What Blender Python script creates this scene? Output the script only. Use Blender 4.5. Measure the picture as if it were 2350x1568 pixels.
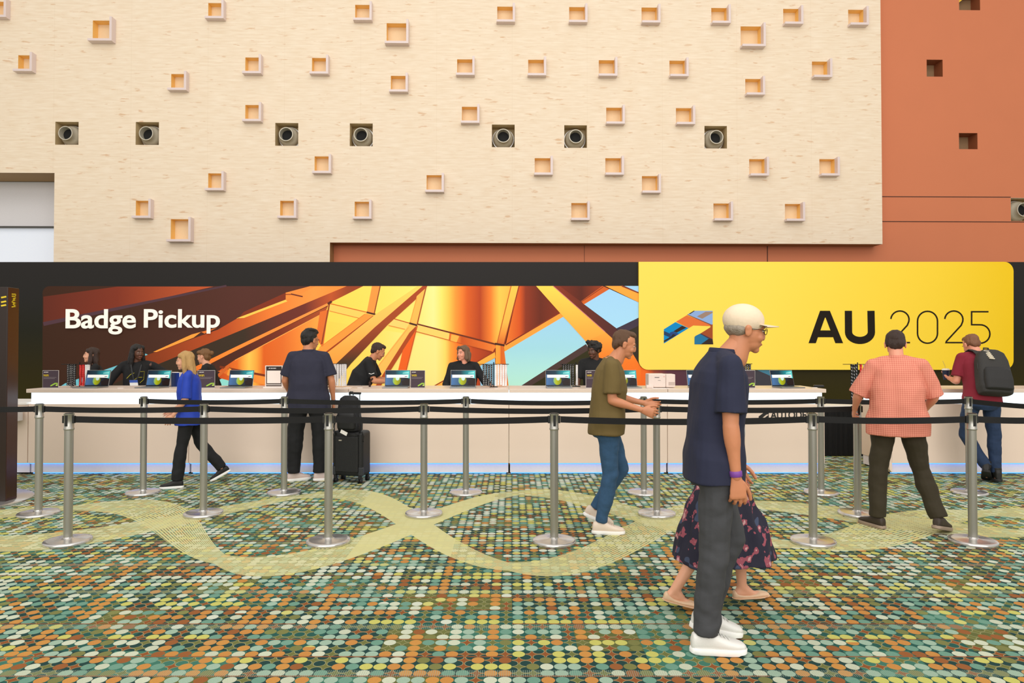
import bpy, bmesh, math, random
from mathutils import Vector, Matrix, noise
random.seed(7)
R = math.radians
for o in list(bpy.data.objects): bpy.data.objects.remove(o)
COL = bpy.context.scene.collection
SC = bpy.context.scene

# ------------------------------------------------------------------ camera
F = 24/36*2350; TILT = R(0.9); CAMZ = 1.52
cam = bpy.data.objects.new('camera', bpy.data.cameras.new('camera')); COL.objects.link(cam)
cam.data.lens = 24; cam.data.sensor_width = 36
cam.location = (0, 0, CAMZ); cam.rotation_euler = (R(90)+TILT, 0, 0)
SHY = F*math.tan(TILT) - 12.0            # puts the horizon on row 796
cam.data.shift_y = -SHY/2350
cam.data.clip_end = 200
SC.camera = cam
# ------------------------------------------------------------------ light
SC.view_settings.view_transform = 'Standard'; SC.view_settings.look = 'None'
SC.view_settings.exposure = 0.13; SC.view_settings.gamma = 1.0
w = bpy.data.worlds.new('world'); SC.world = w; w.use_nodes = True
nt = w.node_tree; bg = nt.nodes['Background']
tc = nt.nodes.new('ShaderNodeTexCoord'); sp = nt.nodes.new('ShaderNodeSeparateXYZ'); rp = nt.nodes.new('ShaderNodeValToRGB')
nt.links.new(tc.outputs['Generated'], sp.inputs[0]); nt.links.new(sp.outputs[2], rp.inputs[0]); nt.links.new(rp.outputs[0], bg.inputs[0])
rp.color_ramp.elements[0].position = 0.0; rp.color_ramp.elements[0].color = (.80, .76, .70, 1)
rp.color_ramp.elements[1].position = 0.6; rp.color_ramp.elements[1].color = (1.0, .97, .93, 1)
bg.inputs[1].default_value = 0.72
def area(name, loc, rot, sx, sy, power, col=(1, 1, 1)):
    l = bpy.data.lights.new(name, 'AREA'); l.shape = 'RECTANGLE'; l.size = sx; l.size_y = sy; l.energy = power; l.color = col
    o = bpy.data.objects.new(name, l); COL.objects.link(o); o.location = loc; o.rotation_euler = rot; return o
area('front_fill_low', (0, -9, 6.5), (R(84), 0, 0), 26, 8, 1650, (1, .975, .95))  # unseen area lamp behind the camera, added as low frontal fill
area('front_fill_high', (1.0, -1.5, 12.5), (R(38), 0, 0), 20, 6, 700, (1, .96, .9))  # unseen area lamp above and behind the camera, added to brighten the wall
area('overhead_fill', (0, 5.5, 11.5), (0, 0, 0), 18, 6, 150, (1, .97, .92))  # unseen overhead area lamp, added to brighten the floor

# ------------------------------------------------------------------ geometry from pixels
def ray(px, py):
    xc = (px-1175)/F; yc = -(py-(784-SHY))/F
    return Vector((xc, math.cos(TILT)-yc*math.sin(TILT), math.sin(TILT)+yc*math.cos(TILT)))
CP = Vector((0, 0, CAMZ))
def at(px, py, Y):
    d = ray(px, py); return CP + d*(Y/d.y)
def onfloor(px, py, z=0.0):
    d = ray(px, py); return CP + d*((z-CAMZ)/d.z)
WA = R(1.1); WY = 13.5                    # the big wall stands slightly turned
def onwall(px, py, w=0.0):
    n = Vector((-math.sin(WA), math.cos(WA), 0)); O = Vector((0, WY, 0)) + n*w
    d = ray(px, py); t = (O-CP).dot(n)/d.dot(n); p = CP + d*t - O
    return p.x*math.cos(WA)+p.y*math.sin(WA), p.z        # u, v

# ------------------------------------------------------------------ materials
def lin(c):
    f = lambda v: (v/12.92 if v <= .04045 else ((v+.055)/1.055)**2.4)
    return tuple(f(x/255) for x in c[:3]) + (1,)
MC = {}
def mat(name, c, rough=.6, metal=0, emit=None, es=0, spec=None, bump=0, bscale=40, var=0, bstretch=(1, 1, 1), coat=0, alpha=1, trans=0):
    if name in MC: return MC[name]
    m = bpy.data.materials.new(name); m.use_nodes = True; t = m.node_tree; b = t.nodes['Principled BSDF']
    b.inputs['Base Color'].default_value = lin(c); b.inputs['Roughness'].default_value = rough; b.inputs['Metallic'].default_value = metal
    if spec is not None: b.inputs['Specular IOR Level'].default_value = spec
    if emit: b.inputs['Emission Color'].default_value = lin(emit); b.inputs['Emission Strength'].default_value = es
    if coat: b.inputs['Coat Weight'].default_value = coat
    if trans: b.inputs['Transmission Weight'].default_value = trans
    if alpha < 1: b.inputs['Alpha'].default_value = alpha
    tcn = t.nodes.new('ShaderNodeTexCoord'); mp = t.nodes.new('ShaderNodeMapping'); t.links.new(tcn.outputs['Object'], mp.inputs[0]); mp.inputs['Scale'].default_value = bstretch
    nz = t.nodes.new('ShaderNodeTexNoise'); nz.inputs['Scale'].default_value = bscale; nz.inputs['Detail'].default_value = 4; t.links.new(mp.outputs[0], nz.inputs['Vector'])
    if bump:
        bp = t.nodes.new('ShaderNodeBump'); bp.inputs['Strength'].default_value = bump; bp.inputs['Distance'].default_value = .01
        t.links.new(nz.outputs[0], bp.inputs['Height']); t.links.new(bp.outputs[0], b.inputs['Normal'])
    v = var or .04
    mx = t.nodes.new('ShaderNodeMix'); mx.data_type = 'RGBA'
    lc = lin(c); mx.inputs[6].default_value = tuple(x*(1-v) for x in lc[:3])+(1,); mx.inputs[7].default_value = tuple(min(1, x*(1+v)) for x in lc[:3])+(1,)
    t.links.new(nz.outputs[0], mx.inputs[0]); t.links.new(mx.outputs[2], b.inputs['Base Color'])
    MC[name] = m; return m

class N:                                  # node arithmetic
    def __init__(s, t, sock): s.t = t; s.s = sock
    def _m(s, op, *a):
        n = s.t.nodes.new('ShaderNodeMath'); n.operation = op
        for i, x in enumerate((s,)+a):
            if isinstance(x, N): s.t.links.new(x.s, n.inputs[i])
            else: n.inputs[i].default_value = x
        return N(s.t, n.outputs[0])
    def __add__(s, o): return s._m('ADD', o)
    def __sub__(s, o): return s._m('SUBTRACT', o)
    def __mul__(s, o): return s._m('MULTIPLY', o)
    def __truediv__(s, o): return s._m('DIVIDE', o)
    def lt(s, o): return s._m('LESS_THAN', o)
    def gt(s, o): return s._m('GREATER_THAN', o)
    def floor(s): return s._m('FLOOR')
    def frac(s): return s._m('FRACT')
    def abs(s): return s._m('ABSOLUTE')
    def sin(s): return s._m('SINE')
    def sqrt(s): return s._m('SQRT')
    def mx(s, o): return s._m('MAXIMUM', o)
    def mn(s, o): return s._m('MINIMUM', o)
def wnoise(t, x, y):
    c = t.nodes.new('ShaderNodeCombineXYZ'); t.links.new(x.s, c.inputs[0])
    if isinstance(y, N): t.links.new(y.s, c.inputs[1])
    else: c.inputs[1].default_value = y
    n = t.nodes.new('ShaderNodeTexWhiteNoise'); n.noise_dimensions = '2D'; t.links.new(c.outputs[0], n.inputs['Vector']); return N(t, n.outputs['Value'])
def snoise(t, vec, scale, detail=2):
    n = t.nodes.new('ShaderNodeTexNoise'); n.inputs['Scale'].default_value = scale; n.inputs['Detail'].default_value = detail
    t.links.new(vec, n.inputs['Vector']); return N(t, n.outputs[0])
def mixc(t, f, a, b):
    n = t.nodes.new('ShaderNodeMix'); n.data_type = 'RGBA'
    if isinstance(f, N): t.links.new(f.s, n.inputs[0])
    else: n.inputs[0].default_value = f
    for i, x in ((6, a), (7, b)):
        if isinstance(x, tuple): n.inputs[i].default_value = lin(x)
        else: t.links.new(x, n.inputs[i])
    return n.outputs[2]
def ramp(t, f, stops, const=True):
    n = t.nodes.new('ShaderNodeValToRGB'); n.color_ramp.interpolation = 'CONSTANT' if const else 'LINEAR'
    e = n.color_ramp.elements
    while len(e) < len(stops): e.new(.5)
    for i, (p, c) in enumerate(stops): e[i].position = p; e[i].color = lin(c)
    t.links.new(f.s, n.inputs[0]); return n.outputs[0]
def newmat(name, rough=.8):
    m = bpy.data.materials.new(name); m.use_nodes = True; t = m.node_tree; b = t.nodes['Principled BSDF']; b.inputs['Roughness'].default_value = rough
    tcn = t.nodes.new('ShaderNodeTexCoord'); s = t.nodes.new('ShaderNodeSeparateXYZ'); t.links.new(tcn.outputs['Object'], s.inputs[0])
    return m, t, b, tcn.outputs['Object'], N(t, s.outputs[0]), N(t, s.outputs[1]), N(t, s.outputs[2])

def carpet():
    m, t, b, vec, X, Y, Z = newmat('carpet', .95)
    b.inputs['Specular IOR Level'].default_value = .1
    c = .066
    U = X*(1/c); V = Y*(1/c); iu = U.floor(); iv = V.floor(); fx = U.frac()-.5; fy = V.frac()-.5
    d = (fx*fx+fy*fy).sqrt()
    r = wnoise(t, iu, iv)
    blk = wnoise(t, (iu*(1/7)).floor()+31.0, (iv*(1/3)).floor()+7.0)
    colr = wnoise(t, iu+91.0, (iv*(1/16)).floor()); rowr = wnoise(t, iv+17.0, (iu*(1/12)).floor()+3.0)
    big = snoise(t, vec, .9, 2)
    far = ((Y-3.4)*.33).mx(0.0).mn(1.0)                     # further back the weave has more yellow dots, near more orange ones
    h = (r*.42+blk*.34+colr*.24).mn(.999)
    near_c = ramp(t, h, [(0, (204, 210, 186)), (.34, (158, 184, 164)), (.45, (108, 152, 134)), (.525, (122, 122, 70)), (.575, (198, 136, 68)), (.69, (150, 88, 46)), (.76, (196, 202, 178))])
    far_c = ramp(t, h, [(0, (210, 216, 198)), (.36, (160, 188, 170)), (.46, (114, 158, 140)), (.535, (130, 132, 76)), (.57, (204, 200, 118)), (.68, (198, 144, 82)), (.735, (206, 212, 190))])
    fsel = (wnoise(t, iu+5.0, iv+55.0)).lt(far)
    dotc = mixc(t, fsel, near_c, far_c)
    yrow = rowr.gt(.86)*wnoise(t, iu+3.0, iv+9.0).lt(.75)
    dotc = mixc(t, yrow, dotc, (200, 196, 104))
    ocol = colr.gt(.88)*wnoise(t, iu+13.0, iv+29.0).lt(.7)*far.lt(.6)
    dotc = mixc(t, ocol, dotc, (202, 142, 70))
    bgb = wnoise(t, (iu*.2).floor(), (iv*.25).floor()+40.0)
    bgc = ramp(t, bgb, [(0, (18, 58, 60)), (.5, (28, 84, 78)), (.78, (58, 114, 98)), (.92, (96, 100, 54))])
    line = (V*.3333).frac().lt(.055)*wnoise(t, iv+71.0, (iu*(1/18)).floor()).gt(.25)
    star = wnoise(t, (iu+301.0), iv+77.0).lt(.26)
    ax_ = (fx.abs()*-1.0)+.5; ay_ = (fy.abs()*-1.0)+.5; dc = (ax_*ax_+ay_*ay_).sqrt()
    starc = mixc(t, wnoise(t, (iu*.34).floor()+8.0, (iv*.5).floor()).gt(.55), (110, 112, 60), (142, 78, 38))
    bgc2 = bgc
    stitch = snoise(t, vec, 220, 1)
    hatch = (V*.125).frac().lt(.12)*((X*(1/.010)).frac().lt(.5))
    isdot = d.lt(.475)
    colr2 = mixc(t, isdot, bgc2, dotc)
    isstar = star*dc.gt(.44)
    colr2 = mixc(t, star, colr2, bgc2)
    colr2 = mixc(t, isstar, colr2, starc)
    colr2 = mixc(t, (dc-.44).abs().lt(.028)*star*.7, colr2, (176, 170, 126))
    colr2 = mixc(t, line*.85, colr2, (150, 80, 40))
    colr2 = mixc(t, hatch*.45, colr2, (150, 168, 150))
    # two interlaced yellow ribbons made of fine lines
    k = math.pi/2.13; x0 = -2.95; yc = 5.93
    xa = (X+.7)*(1/3.0); A = N(t, (xa*xa+1.0)._m('POWER', -1.0).s)*1.32
    ph = (X-x0)*k
    S = ph.sin()
    def ribbon(sgn, shift, nl, w0, w1):
        s1 = (ph+shift).sin()
        y1 = s1*A*sgn+yc
        wd = (ph+(shift+.35+math.pi/2)).sin().abs()*w1+w0
        q = (Y-y1)/wd
        inside = q.abs().lt(1.0)
        ln = (q*nl+(X*.9)).frac().lt(.72)
        solid = (ph*.5+shift*2.0).sin().gt(.93)
        return inside*(ln.mx(solid))
    rb = ribbon(1.0, 0.05, 8.0, .09, .24).mx(ribbon(-1.0, -0.05, 9.0, .10, .24))
    shade = mixc(t, stitch, (216, 210, 148), (226, 220, 162))
    edge = rb*(Y.gt(4.0))
    colr2 = mixc(t, edge*.93, colr2, shade)
    colr3 = mixc(t, (stitch*.40), colr2, (70, 80, 60))
    t.links.new(colr3, b.inputs['Base Color'])
    bp = t.nodes.new('ShaderNodeBump'); bp.inputs['Strength'].default_value = .25; bp.inputs['Distance'].default_value = .004
    t.links.new(stitch.s, bp.inputs['Height']); t.links.new(bp.outputs[0], b.inputs['Normal'])
    return m
def panelwood():
    m, t, b, vec, X, Y, Z = newmat('travertine_panel', .75)
    mp = t.nodes.new('ShaderNodeMapping'); t.links.new(vec, mp.inputs[0]); mp.inputs['Scale'].default_value = (1, 1, 9)
    n1 = snoise(t, mp.outputs[0], 3.2, 8)
    mp2 = t.nodes.new('ShaderNodeMapping'); t.links.new(vec, mp2.inputs[0]); mp2.inputs['Scale'].default_value = (.8, 1, 3.6)
    n2 = snoise(t, mp2.outputs[0], 4.5, 5); n3 = snoise(t, vec, .5, 2)
    mp4 = t.nodes.new('ShaderNodeMapping'); t.links.new(vec, mp4.inputs[0]); mp4.inputs['Scale'].default_value = (.3, 1, 30)
    n4 = snoise(t, mp4.outputs[0], 5, 3)
    base = ramp(t, n1, [(.3, (234, 212, 184)), (.7, (245, 229, 207))], False)
    base = mixc(t, (n4-.5)*.9+.1, base, (230, 208, 176))
    fl = ((n2-.615)*8.0).mx(0.0).mn(.55)*((n3-.30)*4.0).mx(0.3).mn(1.0)
    base = mixc(t, fl, base, (206, 152, 98))
    # slab joints
    U = X*(1/1.5); jv = (Z*(1/.75)).frac().lt(.006); ju = (U.frac()).lt(.003)
    base = mixc(t, jv.mx(ju)*.25, base, (200, 170, 130))
    t.links.new(base, b.inputs['Base Color']); return m
def vcmat(name, emit=.45, rough=.5):
    m = bpy.data.materials.new(name); m.use_nodes = True; t = m.node_tree; b = t.nodes['Principled BSDF']; b.inputs['Roughness'].default_value = rough
    a = t.nodes.new('ShaderNodeVertexColor'); a.layer_name = 'print'
    t.links.new(a.outputs[0], b.inputs['Base Color']); t.links.new(a.outputs[0], b.inputs['Emission Color']); b.inputs['Emission Strength'].default_value = emit
    b.inputs['Specular IOR Level'].default_value = .15
    return m
def lanyard_mat(name, c, dash):
    m, t, b, vec, X, Y, Z = newmat(name, .6)
    q = ((Z+X*.7)*(1/.026)).frac(); f = q.lt(.2)*((X*1.0).abs().lt(.0062))
    t.links.new(mixc(t, f, c, dash), b.inputs['Base Color']); return m

# ------------------------------------------------------------------ object helpers
def link(o): COL.objects.link(o); return o
def tag(o, label=None, cat=None, group=None, kind=None):
    for k, v in (('label', label), ('category', cat), ('group', group), ('kind', kind)):
        if v: o[k] = v
    return o
def empty(name, label, cat, loc, rz=0, group=None):
    o = link(bpy.data.objects.new(name, None)); o.empty_display_size = .1; o.location = loc; o.rotation_euler = (0, 0, rz)
    return tag(o, label, cat, group)
def copytree(o, parent=None):
    c = o.copy(); link(c); c.parent = parent
    for ch in list(o.children): copytree(ch, c)
    return c
class MB:
    def __init__(s): s.v = []; s.f = []; s.m = []; s.c = []
    def add(s, vs, fs, m=0):
        k = len(s.v); s.v += [tuple(p) for p in vs]; s.f += [tuple(i+k for i in f) for f in fs]; s.m += [m]*len(fs); return s
    def box(s, x0, x1, y0, y1, z0, z1, m=0):
        vs = [(x, y, z) for z in (z0, z1) for y in (y0, y1) for x in (x0, x1)]
        return s.add(vs, [(0, 2, 3, 1), (4, 5, 7, 6), (0, 1, 5, 4), (2, 6, 7, 3), (0, 4, 6, 2), (1, 3, 7, 5)], m)
    def loft(s, rings, n=16, m=0, cap=True, power=2.0):
        """rings: (centre, a, b, xaxis, yaxis)"""
        vs = []; fs = []
        for (c, a, b, xa, ya) in rings:
            for i in range(n):
                t = 2*math.pi*i/n; ct, st = math.cos(t), math.sin(t)
                if power != 2.0:
                    ct = math.copysign(abs(ct)**(2/power), ct); st = math.copysign(abs(st)**(2/power), st)
                vs.append(Vector(c)+Vector(xa)*(a*ct)+Vector(ya)*(b*st))
        for k in range(len(rings)-1):
            for i in range(n):
                j = (i+1) % n; fs.append((k*n+i, k*n+j, (k+1)*n+j, (k+1)*n+i))
        if cap: fs.append(tuple(range(n))[::-1]); fs.append(tuple((len(rings)-1)*n+i for i in range(n)))
        return s.add(vs, fs, m)
    def limb(s, p0, p1, r0, r1, n=14, bulge=None, ends=(1, 1), m=0, flat=1.0, side=None):
        p0 = Vector(p0); p1 = Vector(p1); d = (p1-p0); L = d.length; d.normalize()
        sd = Vector(side) if side is not None else (Vector((1, 0, 0)) if abs(d.x) < .9 else Vector((0, 1, 0)))
        ya = d.cross(sd).normalized(); xa = ya.cross(d).normalized()
        rg = []
        if ends[0]:
            for q in (.97, .75, .4): rg.append((p0-d*r0*q, r0*math.sqrt(1-q*q), r0*flat*math.sqrt(1-q*q), xa, ya))
        K = 6
        for k in range(K+1):
            t = k/K; r = r0+(r1-r0)*t
            if bulge: r += bulge[1]*math.exp(-((t-bulge[0])/.22)**2)
            rg.append((p0+d*L*t, r, r*flat, xa, ya))
        if ends[1]:
            for q in (.4, .75, .97): rg.append((p1+d*r1*q, r1*math.sqrt(1-q*q), r1*flat*math.sqrt(1-q*q), xa, ya))
        return s.loft(rg, n, m)
    def tube(s, pts, r, n=8, m=0):
        pts = [Vector(p) for p in pts]; rg = []; up = Vector((0, 0, 1))
        for i, p in enumerate(pts):
            d = (pts[min(i+1, len(pts)-1)]-pts[max(i-1, 0)]).normalized()
            u = up if abs(d.z) < .95 else Vector((1, 0, 0))
            xa = d.cross(u).normalized(); ya = xa.cross(d).normalized()
            rr = r[i] if isinstance(r, (list, tuple)) else r
            rg.append((p, rr, rr, xa, ya))
        return s.loft(rg, n, m)
    def ell(s, c, r, M=None, n=16, k=10, m=0):
        M = M or Matrix.Identity(3); c = Vector(c); rg = []
        for i in range(k+1):
            t = math.pi*(i+.02)/(k+.04); rg.append((c+M@Vector((0, 0, -math.cos(t)*r[2])), r[0]*math.sin(t), r[1]*math.sin(t), M@Vector((1, 0, 0)), M@Vector((0, 1, 0))))
        return s.loft(rg, n, m)
    def lathe(s, prof, n=32, m=0, c=(0, 0, 0)):
        return s.loft([(Vector(c)+Vector((0, 0, z)), r, r, (1, 0, 0), (0, 1, 0)) for r, z in prof], n, m)
    def prism(s, pts, y0, y1, m=0):
        n = len(pts); vs = [(x, y0, z) for x, z in pts]+[(x, y1, z) for x, z in pts]
        fs = [tuple(range(n)), tuple(range(n, 2*n))[::-1]]+[(i, i+n, (i+1) % n+n, (i+1) % n) for i in range(n)]
        return s.add(vs, fs, m)
    def stroke(s, pts, w, y0, y1, m=0, closed=False):
        n = len(pts); L = []; Rr = []
        for i, p in enumerate(pts):
            a = Vector(pts[(i-1) % n] if (closed or i) else p); b = Vector(pts[(i+1) % n] if (closed or i < n-1) else p); p = Vector(p)
            d1 = (p-a).normalized() if (p-a).length > 1e-9 else (b-p).normalized(); d2 = (b-p).normalized() if (b-p).length > 1e-9 else d1
            n1 = Vector((-d1.y, d1.x)); n2 = Vector((-d2.y, d2.x)); nn = (n1+n2).normalized(); h = w/2/max(.4, nn.dot(n1))
            L.append(p+nn*h); Rr.append(p-nn*h)
        K = n if closed else n-1
        for i in range(K):
            j = (i+1) % n; q = [L[i], L[j], Rr[j], Rr[i]]
            s.prism([(v.x, v.y) for v in q], y0, y1, m)
        return s
    def build(s, name, mats, parent=None, smooth=False, bev=0, seg=2, loc=None):
        me = bpy.data.meshes.new(name); me.from_pydata(s.v, [], s.f); me.validate()
        if not isinstance(mats, (list, tuple)): mats = [mats]
        for mm in mats: me.materials.append(mm)
        if len(mats) > 1 and len(me.polygons) == len(s.m):
            for p, i in zip(me.polygons, s.m): p.material_index = i
        bm = bmesh.new(); bm.from_mesh(me)
        bmesh.ops.recalc_face_normals(bm, faces=bm.faces)
        if bev: bmesh.ops.bevel(bm, geom=list(bm.edges), offset=bev, segments=seg, profile=.5, affect='EDGES', clamp_overlap=True)
        bm.to_mesh(me); bm.free()
        if smooth:
            for p in me.polygons: p.use_smooth = True
            if smooth == 'auto':
                pass
        o = link(bpy.data.objects.new(name, me)); o.parent = parent
        if loc is not None: o.location = loc
        if smooth: me.set_sharp_from_angle(angle=R(50))
        return o
def remeshed(mb, vox, it=4, fac=.6):
    me = bpy.data.meshes.new('tmp'); me.from_pydata(mb.v, [], mb.f)
    bm = bmesh.new(); bm.from_mesh(me); bmesh.ops.recalc_face_normals(bm, faces=bm.faces); bm.to_mesh(me); bm.free()
    o = link(bpy.data.objects.new('tmp', me))
    md = o.modifiers.new('r', 'REMESH'); md.mode = 'VOXEL'; md.voxel_size = vox
    if it: sm = o.modifiers.new('s', 'SMOOTH'); sm.iterations = it; sm.factor = fac
    dg = bpy.context.evaluated_depsgraph_get(); out = bpy.data.meshes.new_from_object(o.evaluated_get(dg))
    bpy.data.objects.remove(o); bpy.data.meshes.remove(me)
    return out
def wrinkle(me, amp, freq, stretch=(1, 1, 1), seed=0):
    n = len(me.vertices); co = [0.0]*(3*n); no = [0.0]*(3*n)
    me.vertices.foreach_get('co', co); me.vertex_normals.foreach_get('vector', no)
    sx, sy, sz = stretch
    for i in range(0, 3*n, 3):
        q = Vector((co[i]*sx*freq+seed, co[i+1]*sy*freq+seed, co[i+2]*sz*freq+seed))
        d = noise.noise(q)*amp+noise.noise(q*2.3)*amp*.4
        co[i] += no[i]*d; co[i+1] += no[i+1]*d; co[i+2] += no[i+2]*d
    me.vertices.foreach_set('co', co); me.update()
def meshobj(name, me, mats, parent=None):
    me.materials.clear()
    for m in (mats if isinstance(mats, (list, tuple)) else [mats]): me.materials.append(m)
    for p in me.polygons: p.use_smooth = True
    me.name = name; o = link(bpy.data.objects.new(name, me)); o.parent = parent; return o
def joinmesh(a, b):
    bm = bmesh.new(); bm.from_mesh(a); bm.from_mesh(b); bm.to_mesh(a); bm.free(); bpy.data.meshes.remove(b); return a
def textmesh(txt, bold=0.0, ext=.0):
    cu = bpy.data.curves.new('t', 'FONT'); cu.body = txt; cu.offset = bold; cu.extrude = ext; cu.resolution_u = 6
    o = link(bpy.data.objects.new('t', cu)); bpy.context.view_layer.update()
    dg = bpy.context.evaluated_depsgraph_get(); me = bpy.data.meshes.new_from_object(o.evaluated_get(dg)); bpy.data.objects.remove(o); return me
def textobj(name, txt, m, x0, x1, z0, z1, y, parent, bold=0, ref=None, depth=.006, axis='x'):
    """letters fitted into x0..x1, z0..z1 (local), front at y"""
    me = textmesh(txt, bold, .5)
    xs = [v.co.x for v in me.vertices]; ys = [v.co.y for v in me.vertices]; ax, bx, ay, by = min(xs), max(xs), min(ys), max(ys)
    if ref:
        mr = textmesh(ref, bold, .5); ys = [v.co.y for v in mr.vertices]; ay, by = min(ys), max(ys)
    for v in me.vertices:
        v.co = Vector((x0+(v.co.x-ax)/(bx-ax)*(x1-x0), y+(0 if v.co.z > 0 else depth), z0+(v.co.y-ay)/(by-ay)*(z1-z0)))
    me.materials.clear(); me.materials.append(m); me.name = name
    o = link(bpy.data.objects.new(name, me)); o.parent = parent; return o
class Print:
    """flat printed artwork: polygons in pixel coordinates laid on the plane, one mesh, colours per corner"""
    def __init__(s, f): s.f = f; s.P = []; s.k = 0
    def poly(s, pts, stops, d=(1, 0)):
        if isinstance(stops, tuple): stops = [(0, stops)]
        s.k += 1
        if len(stops) == 1: s.P.append((list(pts), [stops[0][1]]*len(pts), s.k)); return
        pr = lambda p: p[0]*d[0]+p[1]*d[1]
        def clip(poly, lim, keep):
            out = []
            for i in range(len(poly)):
                a = poly[i]; b = poly[(i+1) % len(poly)]; da = (pr(a)-lim)*keep; db = (pr(b)-lim)*keep
                if da >= 0: out.append(a)
                if (da > 0 and db < 0) or (da < 0 and db > 0):
                    t = da/(da-db); out.append((a[0]+(b[0]-a[0])*t, a[1]+(b[1]-a[1])*t))
            return out
        def colat(v):
            if v <= stops[0][0]: return stops[0][1]
            for (a, ca), (b, cb) in zip(stops, stops[1:]):
                if v <= b: t = (v-a)/(b-a); return tuple(ca[i]+(cb[i]-ca[i])*t for i in range(3))
            return stops[-1][1]
        lims = [-1e9]+[a for a, _ in stops]+[1e9]
        for a, b in zip(lims, lims[1:]):
            q = clip(clip(list(pts), a, 1), b, -1)
            if len(q) >= 3: s.P.append((q, [colat(pr(p)) for p in q], s.k))
    def line(s, a, b, w, c, w2=None):
        a = Vector(a); b = Vector(b); d = (b-a).normalized(); n = Vector((-d.y, d.x)); w2 = w if w2 is None else w2
        s.poly([tuple(a+n*w/2), tuple(b+n*w2/2), tuple(b-n*w2/2), tuple(a-n*w/2)], c)
    def build(s, name, m, parent, step=.0005, origin=(0, 0, 0)):
        vs = []; fs = []; cs = []; og = Vector(origin)
        for pts, cols, k in s.P:
            b = len(vs)
            for p in pts: q = s.f(*p)-og; vs.append((q.x, q.y-step*k, q.z))
            fs.append(tuple(range(b, b+len(pts)))); cs += [lin(c) for c in cols]
        me = bpy.data.meshes.new(name); me.from_pydata(vs, [], fs); me.materials.append(m)
        ca = me.color_attributes.new('print', 'FLOAT_COLOR', 'POINT')
        for i, c in enumerate(cs): ca.data[i].color = c
        o = link(bpy.data.objects.new(name, me)); o.parent = parent; return o
def rrect(x0, y0, x1, y1, r, corners=(1, 1, 1, 1), n=8):
    pts = []
    for (cx, cy, a0, on) in ((x0+r, y0+r, 180, corners[0]), (x1-r, y0+r, 270, corners[1]), (x1-r, y1-r, 0, corners[2]), (x0+r, y1-r, 90, corners[3])):
        if on: pts += [(cx+r*math.cos(R(a0+90*i/n)), cy+r*math.sin(R(a0+90*i/n))) for i in range(n+1)]
        else: pts.append((cx+(-r if a0 in (180, 90) else r), cy+(-r if a0 in (180, 270) else r)))
    return pts
# ================================================================== SETTING
def struct(o): o['kind'] = 'structure'; return o
mCarpet = carpet()
struct(MB().add([(-16, -4, 0), (16, -4, 0), (16, 15.2, 0), (-16, 15.2, 0)], [(0, 1, 2, 3)]).build('floor', mCarpet))
mPanel = panelwood()
mRust = mat('rust_paint', (208, 122, 82), .7, var=.03, bscale=2)
mRustDark = mat('rust_groove', (70, 38, 26), .8)
mOrange = mat('niche_side_wood', (255, 206, 118), .45, var=.06, bscale=6, bstretch=(1, 1, 6))
mNicheBack = mat('niche_back', (238, 212, 172), .6)
mFin = mat('frosted_fin', (226, 208, 204), .35, var=.02)
NS = []   # (px, py, half, kind)
SM = [(497, 25), (834, 29), (1160, 33), (1325, 34), (1491, 35), (1651, 36), (1816, 38), (1965, 40), (2, 22), (61, 145), (582, 150), (735, 151), (1068, 154), (1231, 155), (1393, 156), (1555, 157), (1882, 159),
      (412, 188), (916, 192), (1729, 199), (582, 259), (1079, 263), (1410, 265), (1570, 266), (741, 377), (1246, 381), (1408, 381), (1738, 383), (1899, 383), (497, 416), (998, 420), (1492, 422),
      (331, 479), (662, 479), (833, 481), (1330, 484), (1656, 485), (1820, 486)]
LG = [(237, 71), (911, 77), (1723, 84), (416, 527)]
VN = [(153.5, 306), (338, 306.5), (658, 308.5), (829, 309.5), (1155, 312), (1321, 313.5), (1642.5, 315)]
holes = []
for x, y in SM: u, v = onwall(x-1, y); holes.append((u-.155, u+.155, v-.165, v+.155, 's'))
for x, y in LG: u, v = onwall(x, y); holes.append((u-.205, u+.205, v-.215, v+.205, 'l'))
for x, y in VN: u, v = onwall(x, y); holes.append((u-.226, u+.226, v-.226, v+.226, 'v'))
def holed(mb, u0, u1, v0, v1, hs, w, m=0):
    cuts = sorted({v0, v1} | {h[2] for h in hs if v0 < h[2] < v1} | {h[3] for h in hs if v0 < h[3] < v1})
    for a, b in zip(cuts, cuts[1:]):
        mid = (a+b)/2; act = sorted([(h[0], h[1]) for h in hs if h[2] < mid < h[3] and h[1] > u0 and h[0] < u1]); x = u0
        for p, q in act+[(u1, u1)]:
            if p > x+1e-6: mb.add([(x, w, a), (p, w, a), (p, w, b), (x, w, b)], [(0, 1, 2, 3)], m)
            x = max(x, q)
def walldress(o, w=0): o.location = (-math.sin(WA)*w, WY+math.cos(WA)*w, 0); o.rotation_euler = (0, 0, WA); return o
TH = .32
uL = onwall(124, 500)[0]; uM = onwall(757, 580)[0]; uR = onwall(2023, 300)[0]
vOpen = onwall(100, 397)[1]; vBot = onwall(1200, 558)[1]; VT = 9.2
mb = MB()
holed(mb, -13.5, uR, vOpen, VT, holes, 0)
holed(mb, uL, uR, vBot, vOpen, holes, 0)
holed(mb, uL, uM, 0, vBot, holes, 0)
D = .75
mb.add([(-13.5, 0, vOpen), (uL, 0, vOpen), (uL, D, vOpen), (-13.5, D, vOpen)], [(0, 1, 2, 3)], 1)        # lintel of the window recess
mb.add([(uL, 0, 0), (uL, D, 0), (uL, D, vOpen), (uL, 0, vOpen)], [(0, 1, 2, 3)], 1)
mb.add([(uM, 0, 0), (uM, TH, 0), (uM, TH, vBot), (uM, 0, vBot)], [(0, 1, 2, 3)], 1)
mb.add([(uM, 0, vBot), (uR, 0, vBot), (uR, TH, vBot), (uM, TH, vBot)], [(0, 1, 2, 3)], 1)
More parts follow.
